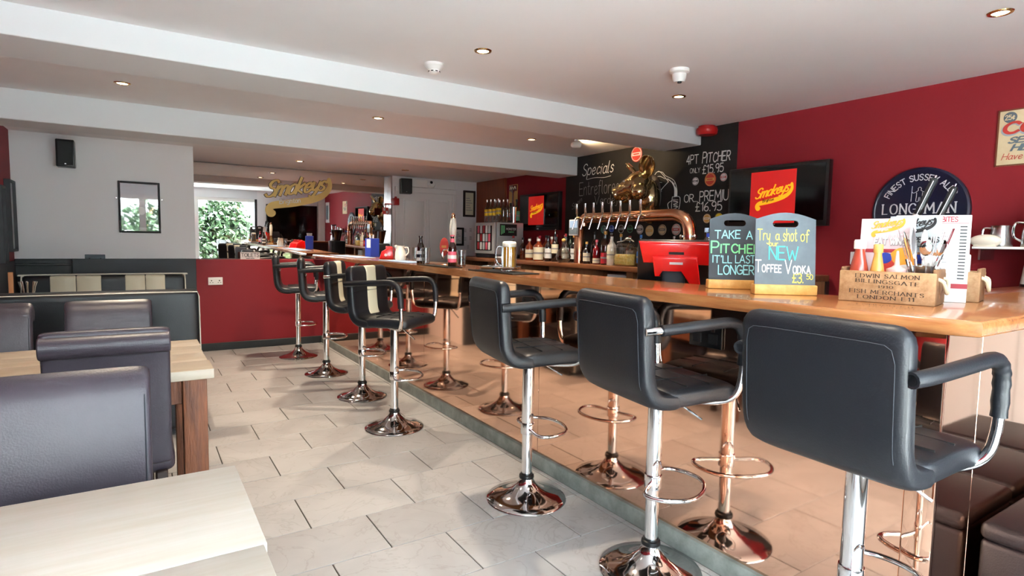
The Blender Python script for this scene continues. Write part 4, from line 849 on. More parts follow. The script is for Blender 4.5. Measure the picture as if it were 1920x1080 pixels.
# ================================================================ BACK BAR GOODS
def bottle(lab, x, y, z, h, r, glassm, label=None, cap='black_plastic', lz=(.12, .5), neck=.3, shoulder=.62, cat='bottle', name='spirit_bottle', drink=None, fill=.55, grp=None, pour=False):
    t = thing(name, lab, cat, (x, y, z), 0, grp); rn = r * neck
    pr = [(0, 0), (r*.92, 0), (r, .006), (r, h*(shoulder - .06)), (r*.93, h*shoulder), (r*.6, h*(shoulder + .07)), (rn*1.1, h*(shoulder + .13)), (rn, h*(shoulder + .18)), (rn, h*.93), (0, h*.93)]
    mk('glass', lathe(BM(), pr, 20), glassm, t)
    if drink: mk('drink', lathe(BM(), [(0, .004), (r*.9, .004), (r*.93, h*fill*.9), (0, h*fill*.9)], 16), drink, t)
    if label: mk('label', lathe(BM(), [(r + .0008, h*lz[0]), (r + .0008, h*lz[1])], 20), label, t); mk('label_print', lathe(BM(), [(r + .0014, h*(lz[0]*.55 + lz[1]*.45)), (r + .0014, h*(lz[0]*.4 + lz[1]*.6))], 20), 'print_grey' if label != 'print_grey' else 'print_black', t)
    mk('cap', lathe(BM(), [(rn*1.15, h*.90), (rn*1.2, h*.91), (rn*1.2, h*.995), (rn, h), (0, h)], 14), cap, t)
    if pour: mk('pourer', tube(BM(), smooth_path([(0, 0, h), (0, 0, h + .03), (-.01, -.02, h + .045), (-.012, -.035, h + .04)], 4), .004, 6), 'chrome', t)
    return t
Z = 1.0905
g1 = 'bottles on the back bar'
for a in (
 ('clear bottle of amber spirit with red cap beside the fridge', 3.62, 5.60, .27, .038, 'clear_dim', None, 'alarm_red', dict(drink='amber_drink')),
 ('clear bottle with dark cap right beside the fridge', 3.70, 5.52, .25, .036, 'clear_dim', None, 'black_plastic', dict(drink='amber_drink')),
 ('square-shouldered amber whiskey bottle with no label', 3.70, 5.38, .25, .04, 'clear_dim', 'red_label', 'black_plastic', dict(drink='amber_drink', lz=(.1, .3))),
 ('short whiskey bottle with cream label left of the tall label', 3.62, 5.27, .235, .045, 'amber_drink', 'cream_label', 'white_plastic', dict(shoulder=.66)),
 ('amber bottle with white label and red lower band', 3.70, 5.19, .27, .04, 'amber_drink', 'paper_label', 'red_label', {}),
 ('squat amber bottle with large cream label', 3.60, 5.07, .235, .055, 'amber_drink', 'cream_label', 'white_plastic', dict(lz=(.06, .62), shoulder=.7)),
 ('amber bottle with pale cap behind the cream label bottle', 3.74, 5.02, .26, .04, 'amber_drink', 'cream_label', 'paper_label', {}),
 ('dark bottle with white and blue label', 3.62, 4.92, .27, .038, 'dark_drink', 'paper_label', 'black_plastic', {}),
 ('dark bottle with cream label and chrome pourer', 3.64, 4.83, .29, .036, 'dark_drink', 'cream_label', 'black_plastic', dict(lz=(.3, .62), pour=True)),
 ('dark slim bottle right of the pourer bottle', 3.74, 4.76, .27, .034, 'brown_glass', 'red_label', 'black_plastic', {}),
 ('clear bottle with purple-grey neck', 3.68, 4.70, .29, .034, 'clear_dim', 'paper_label', 'print_red', dict(drink='dark_drink')),
 ('dark bottle with wooden cork', 3.74, 4.64, .28, .034, 'dark_drink', 'paper_label', 'pine', {}),
 ('tall green-black bottle with pale neck next to the copper post', 3.76, 4.53, .33, .035, 'green_glass', None, 'paper_label', {}),
 ('small dark bottle with orange cap and tan label right of the copper post', 3.60, 4.27, .21, .034, 'dark_drink', 'cream_label', 'pine', {}),
 ('tall black bottle behind the orange cap bottle', 3.74, 4.32, .31, .034, 'dark_drink', None, 'black_plastic', {}),
 ('dark red liqueur bottle with pink cap', 3.62, 4.15, .23, .036, 'red_drink', 'cream_label', 'pink_label', dict(lz=(.05, .25))),
 ('tallest black bottle under the taps', 3.74, 4.18, .34, .036, 'dark_drink', None, 'print_grey', {}),
 ('dark red bottle with gold foil neck and red collar', 3.62, 4.03, .31, .04, 'brown_glass', 'red_label', 'pine', dict(lz=(.04, .36))),
 ('white coconut rum bottle', 3.60, 3.92, .29, .043, 'white_ceramic', 'cream_label', 'brown_glass', dict(lz=(.2, .45))),
 ('bottle with blue cap and blue-green label left of the red till', 3.62, 3.58, .275, .032, 'dark_drink', 'blue_label', 'blue_label', dict(lz=(.12, .48))),
 ('bottle with red label half hidden by the till', 3.66, 3.50, .24, .034, 'brown_glass', 'red_label', 'red_label', {}),
 ('clear vodka bottle with pale blue cap right of the till', 3.70, 2.96, .33, .04, 'clear_blue', None, 'pale_blue', dict(neck=.36)),
 ('clear vodka bottle with deep blue cap right of the till', 3.60, 2.86, .285, .042, 'clear_blue', None, 'blue', dict(neck=.36)),
 ('bottle with white label beside the chalk easel', 3.66, 2.77, .22, .036, 'clear_dim', 'paper_label', 'alarm_red', dict(drink='dark_drink'))):
    k = a[8]; bottle(a[0], a[1], a[2], Z, a[3], a[4], a[5], a[6], a[7], grp=g1, **k)
for k, (y, h_, m_, c_) in enumerate(((5.48, .26, 'dark_drink', 'paper_label'), (5.32, .28, 'amber_drink', 'black_plastic'), (5.12, .29, 'brown_glass', 'red_label'), (4.97, .28, 'dark_drink', 'steel'), (4.87, .31, 'green_glass', 'black_plastic'), (4.25, .27, 'red_drink', 'black_plastic'), (4.10, .29, 'green_glass', 'pine'), (3.98, .27, 'dark_drink', 'red_label'), (3.44, .27, 'dark_drink', 'steel'), (2.68, .27, 'brown_glass', 'steel'))):
    bottle(['back row dark bottle with white cap beside the fridge', 'back row amber bottle with cream label behind the whiskeys', 'back row brown bottle with red cap behind the squat cream label bottle', 'back row dark bottle with steel cap behind the blue and white label', 'tall back row green bottle behind the pourer bottle', 'back row red bottle with cream label behind the orange cap bottle', 'back row green bottle with cork cap behind the red liqueur', 'back row dark bottle with red cap behind the white rum bottle', 'back row dark bottle with steel cap behind the red till', 'back row brown bottle with steel cap hidden by the chalk easels'][k], 3.88, y, Z, h_, .035, m_, 'cream_label' if k % 2 else None, c_, grp='second row of bottles on the back bar')
dec = thing('decanter', 'round clear glass decanter with stopper left of the copper post', 'decanter', (3.56, 4.58, Z)); mk('glass', lathe(BM(), [(0, 0), (.04, 0), (.07, .025), (.078, .06), (.06, .11), (.025, .15), (.014, .165), (.014, .2), (.02, .205), (0, .205)], 28), 'clear_dim', dec); mk('stopper', ball(BM(), (0, 0, .222), (.02, .02, .02)), 'pine', dec)
jar = thing('pasta_jar', 'square glass jar of yellow popcorn with a domed clip lid', 'jar', (3.60, 3.74, Z)); mk('glass', B(-.07, .07, -.085, .085, 0, .17, .012, 3), 'clear_glass', jar); mk('filling', B(-.064, .064, -.079, .079, .004, .105, .015, 3), 'pasta', jar); mk('lid', lathe(BM(), [(0, .168), (.075, .168), (.08, .18), (.07, .2), (0, .205)], 24), 'clear_glass', jar); mk('clip', tube(BM(), smooth_path([(0, .11, .21), (0, .03, .222), (0, -.02, .25), (0, -.1, .215)], 4), .006, 6), 'steel', jar); mk('scoop', ball(BM(), (0, -.03, .24), (.025, .04, .018)), 'steel', jar)
def fridge():
    t = thing('drinks_fridge', 'silver countertop drinks fridge with lit glass door and black energy drink sticker', 'fridge', (3.75, 6.12, 1.0905)); w_, d_, h_ = .235, .20, .43
    mk('cabinet', B(-d_ + .02, d_, -w_, w_, .0, h_, .01, 2), 'silver_body', t)
    dr = mk('door', B(-d_ - .02, -d_ + .018, -w_, w_, .05, h_, .01, 2), 'silver_body', t); mk('door_glass', B(-d_ - .023, -d_ - .02, -w_ + .05, w_ - .045, .09, h_ - .04), 'screen', dr, False)
    for r_ in range(3):
        for c_ in range(5): mk('can', lathe(BM(), [(0, 0), (.022, 0), (.024, .005), (.024, .085), (.019, .092), (0, .092)], 12, (-d_ - .012, -.13 + c_*.066, .10 + r_*.1)), ['paper_label', 'pink_label', 'grey_plastic', 'paper_label', 'red_label'][(r_ + c_) % 5], dr)
    mk('plinth', B(-d_, d_, -w_, w_, 0, .05, .006, 1), 'black_plastic', t)
    st = mk('sticker', B(-.14, .10, -w_ - .003, -w_, .27, .41), 'print_black', t, False); 
    for k in range(3): mk('claw_mark', B(-.125 + k*.02, -.115 + k*.02, -w_ - .005, -w_ - .003, .285 + .01*k, .395), 'chalk_green', st, False)
    lettering(st, 'MONSTER', (-.055, -w_ - .003, .34), FU, FV, .025, .14, 'white_card', .08); lettering(st, 'ENERGY', (-.02, -w_ - .003, .31), FU, FV, .014, .08, 'chalk_green', .08)
fridge()
zt = 1.521
for k, (x, y) in enumerate(((3.62, 6.21), (3.62, 6.12), (3.62, 6.03), (3.62, 5.94))):
    bottle(['clear tequila bottle with yellow label on the fridge, farthest left', 'clear tequila bottle with yellow label on the fridge, second from left', 'clear tequila bottle with yellow label on the fridge, third from left', 'clear tequila bottle with smaller yellow label on the fridge, rightmost'][k], x, y, zt, .28, .032, 'clear_dim', 'yellow_label', 'steel', lz=(.3, .58) if k < 3 else (.34, .6), grp='tequila bottles on the fridge')
    bottle(['clear bottle behind the first tequila bottle on the fridge', 'clear bottle behind the second tequila bottle on the fridge', 'clear bottle behind the third tequila bottle on the fridge', 'clear bottle behind the fourth tequila bottle on the fridge'][k], x + .12, y - .01, zt, .28, .032, 'clear_dim', None, 'steel', grp='back row bottles on the fridge')
t = thing('cocktail_shaker', 'brushed steel shaker cup on the fridge', 'shaker', (3.72, 5.97, zt)); mk('cup', lathe(BM(), [(0, 0), (.03, 0), (.04, .19), (.038, .19), (.028, .004), (0, .004)], 24), 'steel', t); mk('rim', tube(BM(), [(.039*math.cos(a*PI/10), .039*math.sin(a*PI/10), .19) for a in range(20)], .002, 5, True), 'chrome', t); t.location = (3.825, 5.925, zt)
bottle('dark green champagne bottle with green label on the fridge', 3.90, 5.97, zt, .29, .04, 'green_glass', 'green_label', 'print_black', lz=(.1, .5), name='champagne_bottle'); bottle('dark bottle next to the champagne on the fridge', 3.88, 6.08, zt, .25, .036, 'dark_drink', 'red_label', 'print_black')
pg = thing('bottle_shaped_sign', 'tall yellow and red bottle-shaped drink sign on the red wall', 'sign', (4.097, 6.35, 1.56)); mk('panel', B(-.01, 0, -.10, .10, 0, .47, .004, 1), 'mustard', pg); mk('bottle_print', lathe(BM(), [(0, 0), (.05, 0), (.055, .15), (.02, .25), (.02, .36), (.05, .4), (.05, .46), (0, .46)], 16, M=Matrix.Translation((-.011, 0, 0)) @ Matrix.Diagonal((.06, 1, 1, 1))), 'red_drink', pg); mk('title_panel', B(-.013, -.010, -.095, .095, .385, .462), 'red_drink', pg, False); mk('title_mark', tube(BM(), smooth_path([(-.014, .07, .41), (-.014, .05, .445), (-.014, .035, .41), (-.014, .01, .44), (-.014, -.02, .41), (-.014, -.045, .445), (-.014, -.07, .41)], 4), .006, 6), 'cream_label', pg)
# ================================================================ ON THE BAR TOP
ZB = 1.1005
def runner(lab, x0, x1, y0, y1, rz=0, m='rubber', name='bar_mat'):
    t = thing(name, lab, 'bar mat', ((x0 + x1)/2, (y0 + y1)/2, ZB), rz); mk('mat', B(-(x1 - x0)/2, (x1 - x0)/2, -(y1 - y0)/2, (y1 - y0)/2, 0, .006, .002, 1), m, t); mk('rim', B(-(x1 - x0)/2 - .003, -(x1 - x0)/2 + .004, -(y1 - y0)/2, (y1 - y0)/2, 0, .009, .002, 1), m, t)
runner('black rubber bar runner under the beer mug', 1.745, 1.93, 2.70, 3.22); runner('black rubber bar runner beside the hand pump', 1.755, 1.866, 3.52, 4.02)
runner('pale blue bar towel beside the white jug', 1.79, 1.98, 4.35, 4.98, 0, 'pale_blue', 'bar_towel'); runner('pale blue bar towel at the far end of the bar', 1.80, 2.0, 5.65, 6.6, 0, 'pale_blue', 'bar_towel')
def mug():
    t = thing('beer_mug', 'dimpled glass mug of golden beer with white head', 'beer mug', (1.825, 2.865, ZB + .006)); n = 24
    bm = BM(); pr = [(0, .0), (.048, .0), (.05, .008), (.047, .022), (.043, .03), (.043, .165), (.0395, .165), (.0395, .03), (0, .028)]; lathe(bm, pr, n); mk('glass', bm, 'clear_glass', t)
    mk('beer', lathe(BM(), [(0, .0285), (.039, .0305), (.039, .148), (0, .148)], n), 'beer', t); mk('foam', lathe(BM(), [(0, .148), (.039, .148), (.0405, .160), (.041, .172), (.034, .18), (0, .182)], n), 'foam', t)
    for k in range(10):
        a = 2*PI*k/10; mk('facet', tube(BM(), [(.0425*math.cos(a), .0425*math.sin(a), .03), (.0435*math.cos(a), .0435*math.sin(a), .09), (.0425*math.cos(a), .0425*math.sin(a), .145)], [.002, .003, .002], 6), 'clear_glass', t)
    h = Vector((-.86, .5, 0)); mk('handle', tube(BM(), smooth_path([h*.04 + Vector((0, 0, .145)), h*.065 + Vector((0, 0, .15)), h*.078 + Vector((0, 0, .12)), h*.075 + Vector((0, 0, .07)), h*.058 + Vector((0, 0, .042)), h*.042 + Vector((0, 0, .04))], 5), .008, 10), 'clear_glass', t)
mug()
def beer_bottle(lab, x, y, lm, foil, z=ZB):
    t = thing('beer_bottle', lab, 'beer bottle', (x, y, z)); h, r = .225, .030
    mk('glass', lathe(BM(), [(0, 0), (.028, 0), (r, .005), (r, .125), (.026, .145), (.015, .17), (.0125, .2), (.014, .204), (.014, .214), (.0125, .216), (0, .216)], 22), 'brown_glass', t); mk('label', lathe(BM(), [(r + .0006, .03), (r + .0006, .105)], 22), lm, t); mk('label_print', lathe(BM(), [(r + .001, .055), (r + .001, .08)], 22), 'paper_label' if lm != 'paper_label' else 'navy', t); mk('neck_label', lathe(BM(), [(.0155, .168), (.0135, .195)], 18), foil, t); mk('cap', lathe(BM(), [(.0155, .209), (.0155, .219), (0, .222)], 14), foil, t)
beer_bottle('brown beer bottle with silver label near the white jug', 1.80, 4.09, 'paper_label', 'brown_glass'); beer_bottle('brown beer bottle with pink label beside the hand pump', 1.822, 3.60, 'pink_label', 'pink_label', ZB + .006)
def tumbler(lab, x, y, h=.13, r=.034, z=ZB):
    t = thing('pint_glass', lab, 'glass', (x, y, z)); mk('bowl', lathe(BM(), [(0, 0), (r*.8, 0), (r, h), (r*.95, h), (r*.76, .012), (0, .012)], 22), 'clear_glass', t); mk('rim', tube(BM(), [(r*.975*math.cos(a*PI/11), r*.975*math.sin(a*PI/11), h) for a in range(22)], .0016, 5, True), 'clear_glass', t)
tumbler('empty straight glass beside the silver-labelled beer bottle', 1.795, 3.98); tumbler('empty glass just behind the pink-labelled beer bottle', 1.905, 3.62, .12, .034, ZB)
for k, (x, y) in enumerate(((2.08, 5.05), (2.1, 5.15), (2.06, 5.26), (2.12, 4.93), (2.05, 4.6))): tumbler(['clean glass behind the white jug, nearest', 'clean glass behind the white jug, middle', 'clean glass behind the white jug, farthest', 'clean glass at the back of the bar, left of the pump', 'clean glass at the back edge of the bar by the towel'][k], x, y, .12, .034)
def pump():
    t = thing('hand_pump', 'white-handled beer hand pump with brass base and oval red badge', 'hand pump', (1.96, 3.86, ZB)); 
    mk('base', lathe(BM(), [(0, 0), (.05, 0), (.05, .01), (.035, .03), (.042, .05), (.04, .075), (.028, .1), (.022, .14), (.018, .16), (0, .16)], 26), 'brass', t)
    h = mk('handle', lathe(BM(), [(.016, .155), (.02, .165), (.019, .19), (.026, .25), (.027, .30), (.02, .34), (.014, .355), (0, .355)], 22), 'white_ceramic', t); mk('finial', ball(BM(), (0, 0, .373), (.014, .014, .02)), 'copper_pipe', h); mk('collar', lathe(BM(), [(.017, .352), (.017, .36), (0, .36)], 16), 'brass', h)
    Mx = Matrix.Translation((-.05, .045, .14)) @ Vector((-.62, -.7, .05)).to_track_quat('Z', 'Y').to_matrix().to_4x4() @ Matrix.Diagonal((.62, 1.25, 1, 1)); b = mk('pump_clip', lathe(BM(), [(0, .008), (.05, .008), (.055, .004), (.055, 0), (0, 0)], 28, M=Mx), 'coke_red', t); mk('clip_print', B(-.03, .03, -.006, .008, .0085, .0095), 'mustard', b, False).matrix_local = Mx
    mk('drip_tray', B(-.09, .06, -.10, .30, 0, .012, .004, 1), 'copper_pipe', t); mk('swan_neck', tube(BM(), smooth_path([(-.02, 0, .1), (-.06, .0, .12), (-.085, 0, .1), (-.085, 0, .05)], 4), .007, 8), 'chrome', t)
pump()
def water_tap():
    t = thing('sink_tap', 'chrome spray tap bending over the bar sink', 'tap', (2.25, 3.72, .966)); mk('column', lathe(BM(), [(.022, 0), (.02, .02), (.012, .03), (.012, .17), (0, .17)], 18), 'chrome', t); mk('spout', tube(BM(), smooth_path([(0, 0, .16), (-.02, -.05, .19), (-.03, -.14, .2), (-.035, -.22, .17), (-.035, -.24, .14)], 5), .012, 10), 'chrome', t)
    for k in range(8): mk('spring_coil', tube(BM(), [(-.025 - .0006*k + .016*math.cos(a*PI/6), -.06 - k*.012, .195 + .016*math.sin(a*PI/6)) for a in range(12)], .003, 5, True), 'steel', t)
water_tap()
tr = thing('bar_tray', 'round silver tray on the bar left of the beer mug', 'tray', (2.03, 3.30, ZB)); mk('dish', lathe(BM(), [(0, .004), (.12, .004), (.14, .018), (.143, .018), (.125, 0), (0, 0)], 36), 'steel', tr); mk('rim', tube(BM(), [(.142*math.cos(a*PI/18), .142*math.sin(a*PI/18), .018) for a in range(36)], .003, 6, True), 'chrome', tr)
jg = thing('milk_jug', 'small white ceramic jug on the bar', 'jug', (1.93, 4.82, ZB)); mk('body', lathe(BM(), [(0, 0), (.042, 0), (.05, .03), (.046, .08), (.034, .115), (.04, .135), (.037, .135), (.03, .115), (0, .112)], 26), 'white_ceramic', jg); mk('handle', tube(BM(), smooth_path([(.03, -.022, .12), (.05, -.045, .12), (.055, -.05, .08), (.038, -.03, .05)], 4), .006, 8), 'white_ceramic', jg); mk('spout', ball(BM(), (-.03, .025, .13), (.016, .014, .012)), 'white_ceramic', jg)
rt = thing('card_terminal', 'red plastic receipt printer at the far end of the bar', 'printer', (2.06, 5.45, ZB), R(-20)); mk('body', prism(BM(), [(-.09, 0), (.09, 0), (.075, .10), (.02, .125), (-.07, .07)], -.10, .10, .012, 3, Matrix.Rotation(PI/2, 4, 'X')), 'red_plastic', rt); mk('paper_slot', B(-.03, .03, -.06, .06, .095, .125, .004, 1), 'alarm_red', rt); mk('feed_knob', lathe(BM(), [(.014, 0), (.014, .012), (0, .012)], 14, M=Matrix.Translation((-.03, -.1, .04)) @ Matrix.Rotation(PI/2, 4, 'X')), 'white_plastic', rt)
bx = thing('straw_box', 'tall blue box of straws at the far end of the bar', 'box', (2.10, 6.05, ZB), R(15)); mk('carton', B(-.055, .055, -.055, .055, 0, .20, .004, 1), 'blue', bx); mk('front_label', B(-.0565, -.055, -.05, .02, .10, .19), 'paper_label', bx, False)
for k in range(6): mk('straw', tube(BM(), [(-.03 + .012*k, .01*(k % 3), .19), (-.035 + .014*k, .012*(k % 3), .24)], .004, 6), 'white_card', bx)
cf = thing('coffee_grinder', 'dark coffee grinder at the far end behind the bar', 'grinder', (2.36, 6.55, .966)); mk('body', B(-.10, .10, -.09, .09, 0, .28, .015, 2), 'black_plastic', cf); mk('hopper', lathe(BM(), [(.05, .28), (.08, .42), (.078, .42), (0, .42)], 22), 'brown_glass', cf); mk('lid', lathe(BM(), [(.084, .42), (.08, .435), (0, .437)], 22), 'black_plastic', cf)
# ---------------------------------------------------------------- till
def till():
    a = math.atan2(-2.05, -2.28) ; t = thing('till', 'bright red touch-screen till seen from behind on a black stand', 'till', (2.362, 2.08, .966), a + PI/2 - PI)
    # local: -y faces the camera (back of the till)
    t.rotation_euler = (0, 0, math.atan2(2.40, 2.05) * -1 + .06)
    mk('base', B(-.14, .15, -.06, .22, 0, .03, .01, 2), 'black_plastic', t)
    tilt = Matrix.Rotation(R(14), 4, 'X')
    s = mk('screen_body', box(BM(), -.195, .195, .015, .05, .10, .345, .012, 2), 'black_plastic', t); s.matrix_local = tilt
    def slab(name, pts, y0, y1, m, par, bev=.012):
        bm = prism(BM(), pts, -y1, -y0, bev, 3, Matrix.Rotation(PI/2, 4, 'X')); o = mk(name, bm, m, par); return o
    c = slab('red_cover', [(-.19, .345), (-.165, .235), (.195, .225), (.175, .345)], -.03, .015, 'red_plastic', t); c.matrix_local = tilt
    c2 = slab('red_yoke', [(-.12, .275), (-.105, .17), (-.075, .17), (-.075, .21), (.03, .21), (.085, .10), (.125, .11), (.10, .275)], -.055, -.03, 'red_plastic', t, .008); c2.matrix_local = tilt
    mk('badge', B(-.04, .035, -.032, -.03, .283, .297, .001, 1), 'black_plastic', c); mk('maker_mark', B(-.035, .03, -.057, -.055, .238, .25), 'white_card', c2, False)
    mk('stand_arm', B(-.07, .05, -.045, .03, .02, .21, .02, 3), 'dado_grey', t); st = mk('stand_side', prism(BM(), [(-.02, 0), (.20, 0), (.03, .30), (0, .30)], -.17, -.15, .004, 2, Matrix(((0, 0, -1, 0), (1, 0, 0, 0), (0, 1, 0, 0), (0, 0, 0, 1)))), 'black_plastic', t)
    p = thing('card_reader', 'flat black keypad lying behind the bar beside the till', 'keypad', (2.33, 2.55, .966), R(20)); mk('body', B(-.06, .06, -.10, .10, .0, .09, .012, 2), 'black_plastic', p); mk('keypad_face', B(-.045, .045, -.07, .07, .09, .094), 'dado_grey', p, False)
till()
# ---------------------------------------------------------------- chalk easels
def easel(lab, p0, p1, w_, h_, mboard, lines, tilt=6, z=ZB):
    d = (Vector(p1) - Vector(p0)).normalized(); ang = math.atan2(d.y, d.x); t = thing('chalk_easel', lab, 'chalkboard', (p0[0], p0[1], z), ang, 'tabletop chalk easels')
    b = mk('base_block', B(0, w_, -.004, .05, 0, .038, .004, 2), 'pine', t)
    top = [(0.004, .03), (w_ - .004, .03), (w_ - .004, h_ - .028)] + [(w_ - .004 - (w_ - .008)*k/10, h_ - .028 + .026*math.sin(PI*k/10)) for k in range(1, 10)] + [(.004, h_ - .028)]
    hx = [(w_*.5 + sx*w_*.15 + .013*math.cos(a), h_ - .045 + .013*math.sin(a)) for sx, a0 in ((1, -PI/2), (-1, PI/2)) for a in [a0 + PI*k/6 for k in range(7)]]
    # plate with a slotted handle: outer ring bridged to the slot
    bm = BM(); outer = [bm.verts.new((x, 0, y)) for x, y in top]; inner = [bm.verts.new((x, 0, y)) for x, y in hx]
    es = [bm.edges.new((l_[i], l_[(i+1) % len(l_)])) for l_ in (outer, inner) for i in range(len(l_))]
    bmesh.ops.triangle_fill(bm, edges=es, use_beauty=True)
    o = mk('slate', bm, mboard, t, False); sd = o.modifiers.new('thick', 'SOLIDIFY'); sd.thickness = .008; sd.offset = 0; o.location = (0, .012, 0); o.rotation_euler = (R(-tilt), 0, 0)
    for text, x, y, hh, ww, m, kw in lines: lettering(o, text, (x*w_, -.0042, y*h_), FU, FV, hh, ww*w_, m, lift=.0012, **kw)
J = dict(pen=.07, jit=.035)
easel('dark chalk easel reading TAKE A PITCHER standing behind the grey one', (2.03, 1.605), (2.184, 1.478), .215, .325, 'dark_slate', [('TAKE', .12, .66, .034, .48, 'chalk_cyan', J), ('A', .72, .655, .034, .11, 'chalk_cyan', J), ('PITCHER', .06, .47, .05, .92, 'chalk_green', dict(pen=.06, jit=.03, small=.72)), ("IT'LL", .09, .34, .03, .36, 'chalk_cyan', J), ('LAST', .52, .34, .032, .38, 'chalk_cyan', J), ('LONGER', .2, .19, .038, .68, 'chalk_cyan', J)])
easel('grey chalk easel advertising NEW TOFFEE VODKA in front', (1.957, 1.335), (2.137, 1.190), .228, .315, 'grey_slate', [('Try', .05, .655, .042, .2, 'chalk_yellow', dict(pen=.05, jit=.02)), ('a', .34, .66, .036, .06, 'chalk_yellow', dict(pen=.05)), ('shot', .46, .65, .045, .22, 'chalk_yellow', dict(pen=.05)), ('of', .74, .65, .042, .13, 'chalk_yellow', dict(pen=.05)), ('our', .24, .585, .02, .14, 'chalk_yellow', dict(pen=.06)), ('NEW', .24, .42, .05, .46, 'chalk_teal', dict(pen=.05, jit=.02)), ('TOFFEE', .02, .27, .045, .42, 'chalk_white', dict(pen=.06, small=.6, jit=.02)), ('VODKA', .5, .26, .05, .4, 'chalk_white', dict(pen=.06, small=.55, jit=.02)), ('\u00a33.', .62, .15, .035, .17, 'chalk_yellow', J), ('50', .84, .19, .019, .1, 'chalk_yellow', J)])
# ---------------------------------------------------------------- condiment crates and menus
def crate(lab, x, y, rz, front=True, w_=.275, d_=.19, h_=.105):
    """long side w_ along local x, front faces local -y"""
    t = thing('wooden_crate', lab, 'crate', (x, y, ZB), rz); k = .012
    f = mk('front_board', B(0, w_, 0, k, 0, h_, .004, 2), 'crate_wood', t); mk('back_board', B(0, w_, d_ - k, d_, 0, h_, .004, 2), 'crate_wood', t); mk('end_board', B(w_ - k, w_, k, d_ - k, 0, h_ + .012, .004, 2), 'crate_end_wood', t); mk('end_board', B(0, k, k, d_ - k, 0, h_ + .012, .004, 2), 'crate_end_wood', t); mk('bottom_board', B(k, w_ - k, k, d_ - k, 0, .01), 'crate_wood', t, False)
    mk('rope_handle', tube(BM(), smooth_path([(w_ - .004, d_*.22, h_*.82), (w_ + .012, d_*.25, h_*.72), (w_ + .018, d_*.4, h_*.42), (w_ + .016, d_*.6, h_*.4), (w_ + .012, d_*.76, h_*.72), (w_ - .004, d_*.78, h_*.82)], 5), .006, 8), 'rope', t)
    if front:
        T = lambda s, x0, z0, hh, ww, **kw: lettering(f, s, (x0, -.0002, z0), FU, FV, hh, ww, 'print_dark', .075, thin=.4, serif=True, gap=.3, lift=.0008, **kw)
        T('EDWIN SALMON', .05, .083, .0125, .18); T('BILLINGSGATE', .052, .067, .0115, .18, rise=-.03); T('1910', .118, .050, .008, .042); T('FISH MERCHANTS', .035, .031, .012, .21, rise=-.02); T('LONDON E11', .06, .012, .0115, .16)
    return t
RZ = R(-77)   # front faces the camera side (-x)
CR = crate('light wooden condiment crate lettered EDWIN SALMON BILLINGSGATE', 2.043, 1.066, RZ)
CR2 = crate('plain wooden crate with rope handle behind the menus', 2.372, 1.055, RZ, False, .27, .17)
Mc = Matrix.Translation((2.043, 1.066, ZB)) @ Matrix.Rotation(RZ, 4, 'Z')
def in_crate(u, v, z=.011): p = Mc @ Vector((u, v, z)); return (p.x, p.y, p.z)
def sauce(lab, u, v, h, r, body, capm, labm=None, name='sauce_bottle', cone=False):
    t = thing(name, lab, 'sauce bottle', in_crate(u, v)); pr = [(0, 0), (r, 0), (r, h*.45), (r*.8, h*.6), (r*.52, h*.8), (r*.5, h*.88), (0, h*.88)]
    if cone: pr = [(0, 0), (r, 0), (r, h*.62), (r*.5, h*.66), (r*.28, h*.7), (.004, h*.98), (0, h)]
    mk('bottle', lathe(BM(), pr, 20), body, t); 
    if labm: mk('label', lathe(BM(), [(r*1.01 if not cone else r*1.01, h*.2), (r*1.01, h*.42)], 20), labm, t)
    if not cone: mk('cap', lathe(BM(), [(r*.62, h*.84), (r*.64, h*.86), (r*.64, h*.97), (r*.56, h), (0, h)], 18), capm, t)
sauce('ketchup bottle with white cap in the crate', .045, .055, .20, .030, 'ketchup', 'white_plastic', 'pink_label'); sauce('hot sauce bottle with wooden cap and yellow label in the crate', .101, .052, .185, .023, 'mustard', 'pine', 'yellow_label')
sauce('squat pink mayonnaise pot with nozzle in the crate', .156, .060, .165, .030, 'pale_pink', 'white_plastic', 'paper_label', 'squeeze_pot', True)
def cutlery():
    t = thing('cutlery_caddy', 'steel pot of knives, forks and spoons in the crate', 'cutlery pot', in_crate(.226, .075)); mk('pot', lathe(BM(), [(0, 0), (.031, 0), (.034, .11), (.036, .115), (.032, .115), (.029, .004), (0, .004)], 26), 'steel', t)
    for k, (a, ln, kind) in enumerate(((1.9, .235, 'knife'), (2.6, .22, 'knife'), (.9, .24, 'knife'), (.4, .23, 'knife'), (3.6, .20, 'spoon'), (4.4, .20, 'spoon'), (5.3, .235, 'fork'), (5.8, .225, 'fork'), (0, .21, 'fork'))):
        d = Vector((math.cos(a)*.28, math.sin(a)*.28, 1)).normalized(); b = Vector((math.cos(a)*.012, math.sin(a)*.012, .012)); e = b + d*ln
        o = mk(kind + '_handle', tube(BM(), [b, b + d*ln*.55], .0045, 6), 'steel', t); bm = BM()
        q = d.to_track_quat('Z', 'Y').to_matrix()
        if kind == 'knife': ball(bm, b + d*ln*.78, (.011, .0016, ln*.24), q, 12, 8)
        elif kind == 'spoon': ball(bm, b + d*ln*.85, (.018, .006, .028), q, 12, 8)
        else:
            for s in (-1, 0, 1): tube(bm, [b + d*ln*.55, b + d*ln*.78 + q @ Vector((s*.007, 0, 0)), b + d*ln + q @ Vector((s*.007, 0, 0))], .002, 5)
        mk(kind + '_tip', bm, 'chrome', o)
cutlery()
tg = thing('napkin_pack', 'folded white napkins standing in the crate', 'napkins', in_crate(.235, .134)); mk('stack', B(-.02, .02, -.012, .012, 0, .15, .004, 1), 'white_card', tg); mk('fold', B(-.018, .018, -.015, -.012, .01, .14, .001, 1), 'white_card', tg)
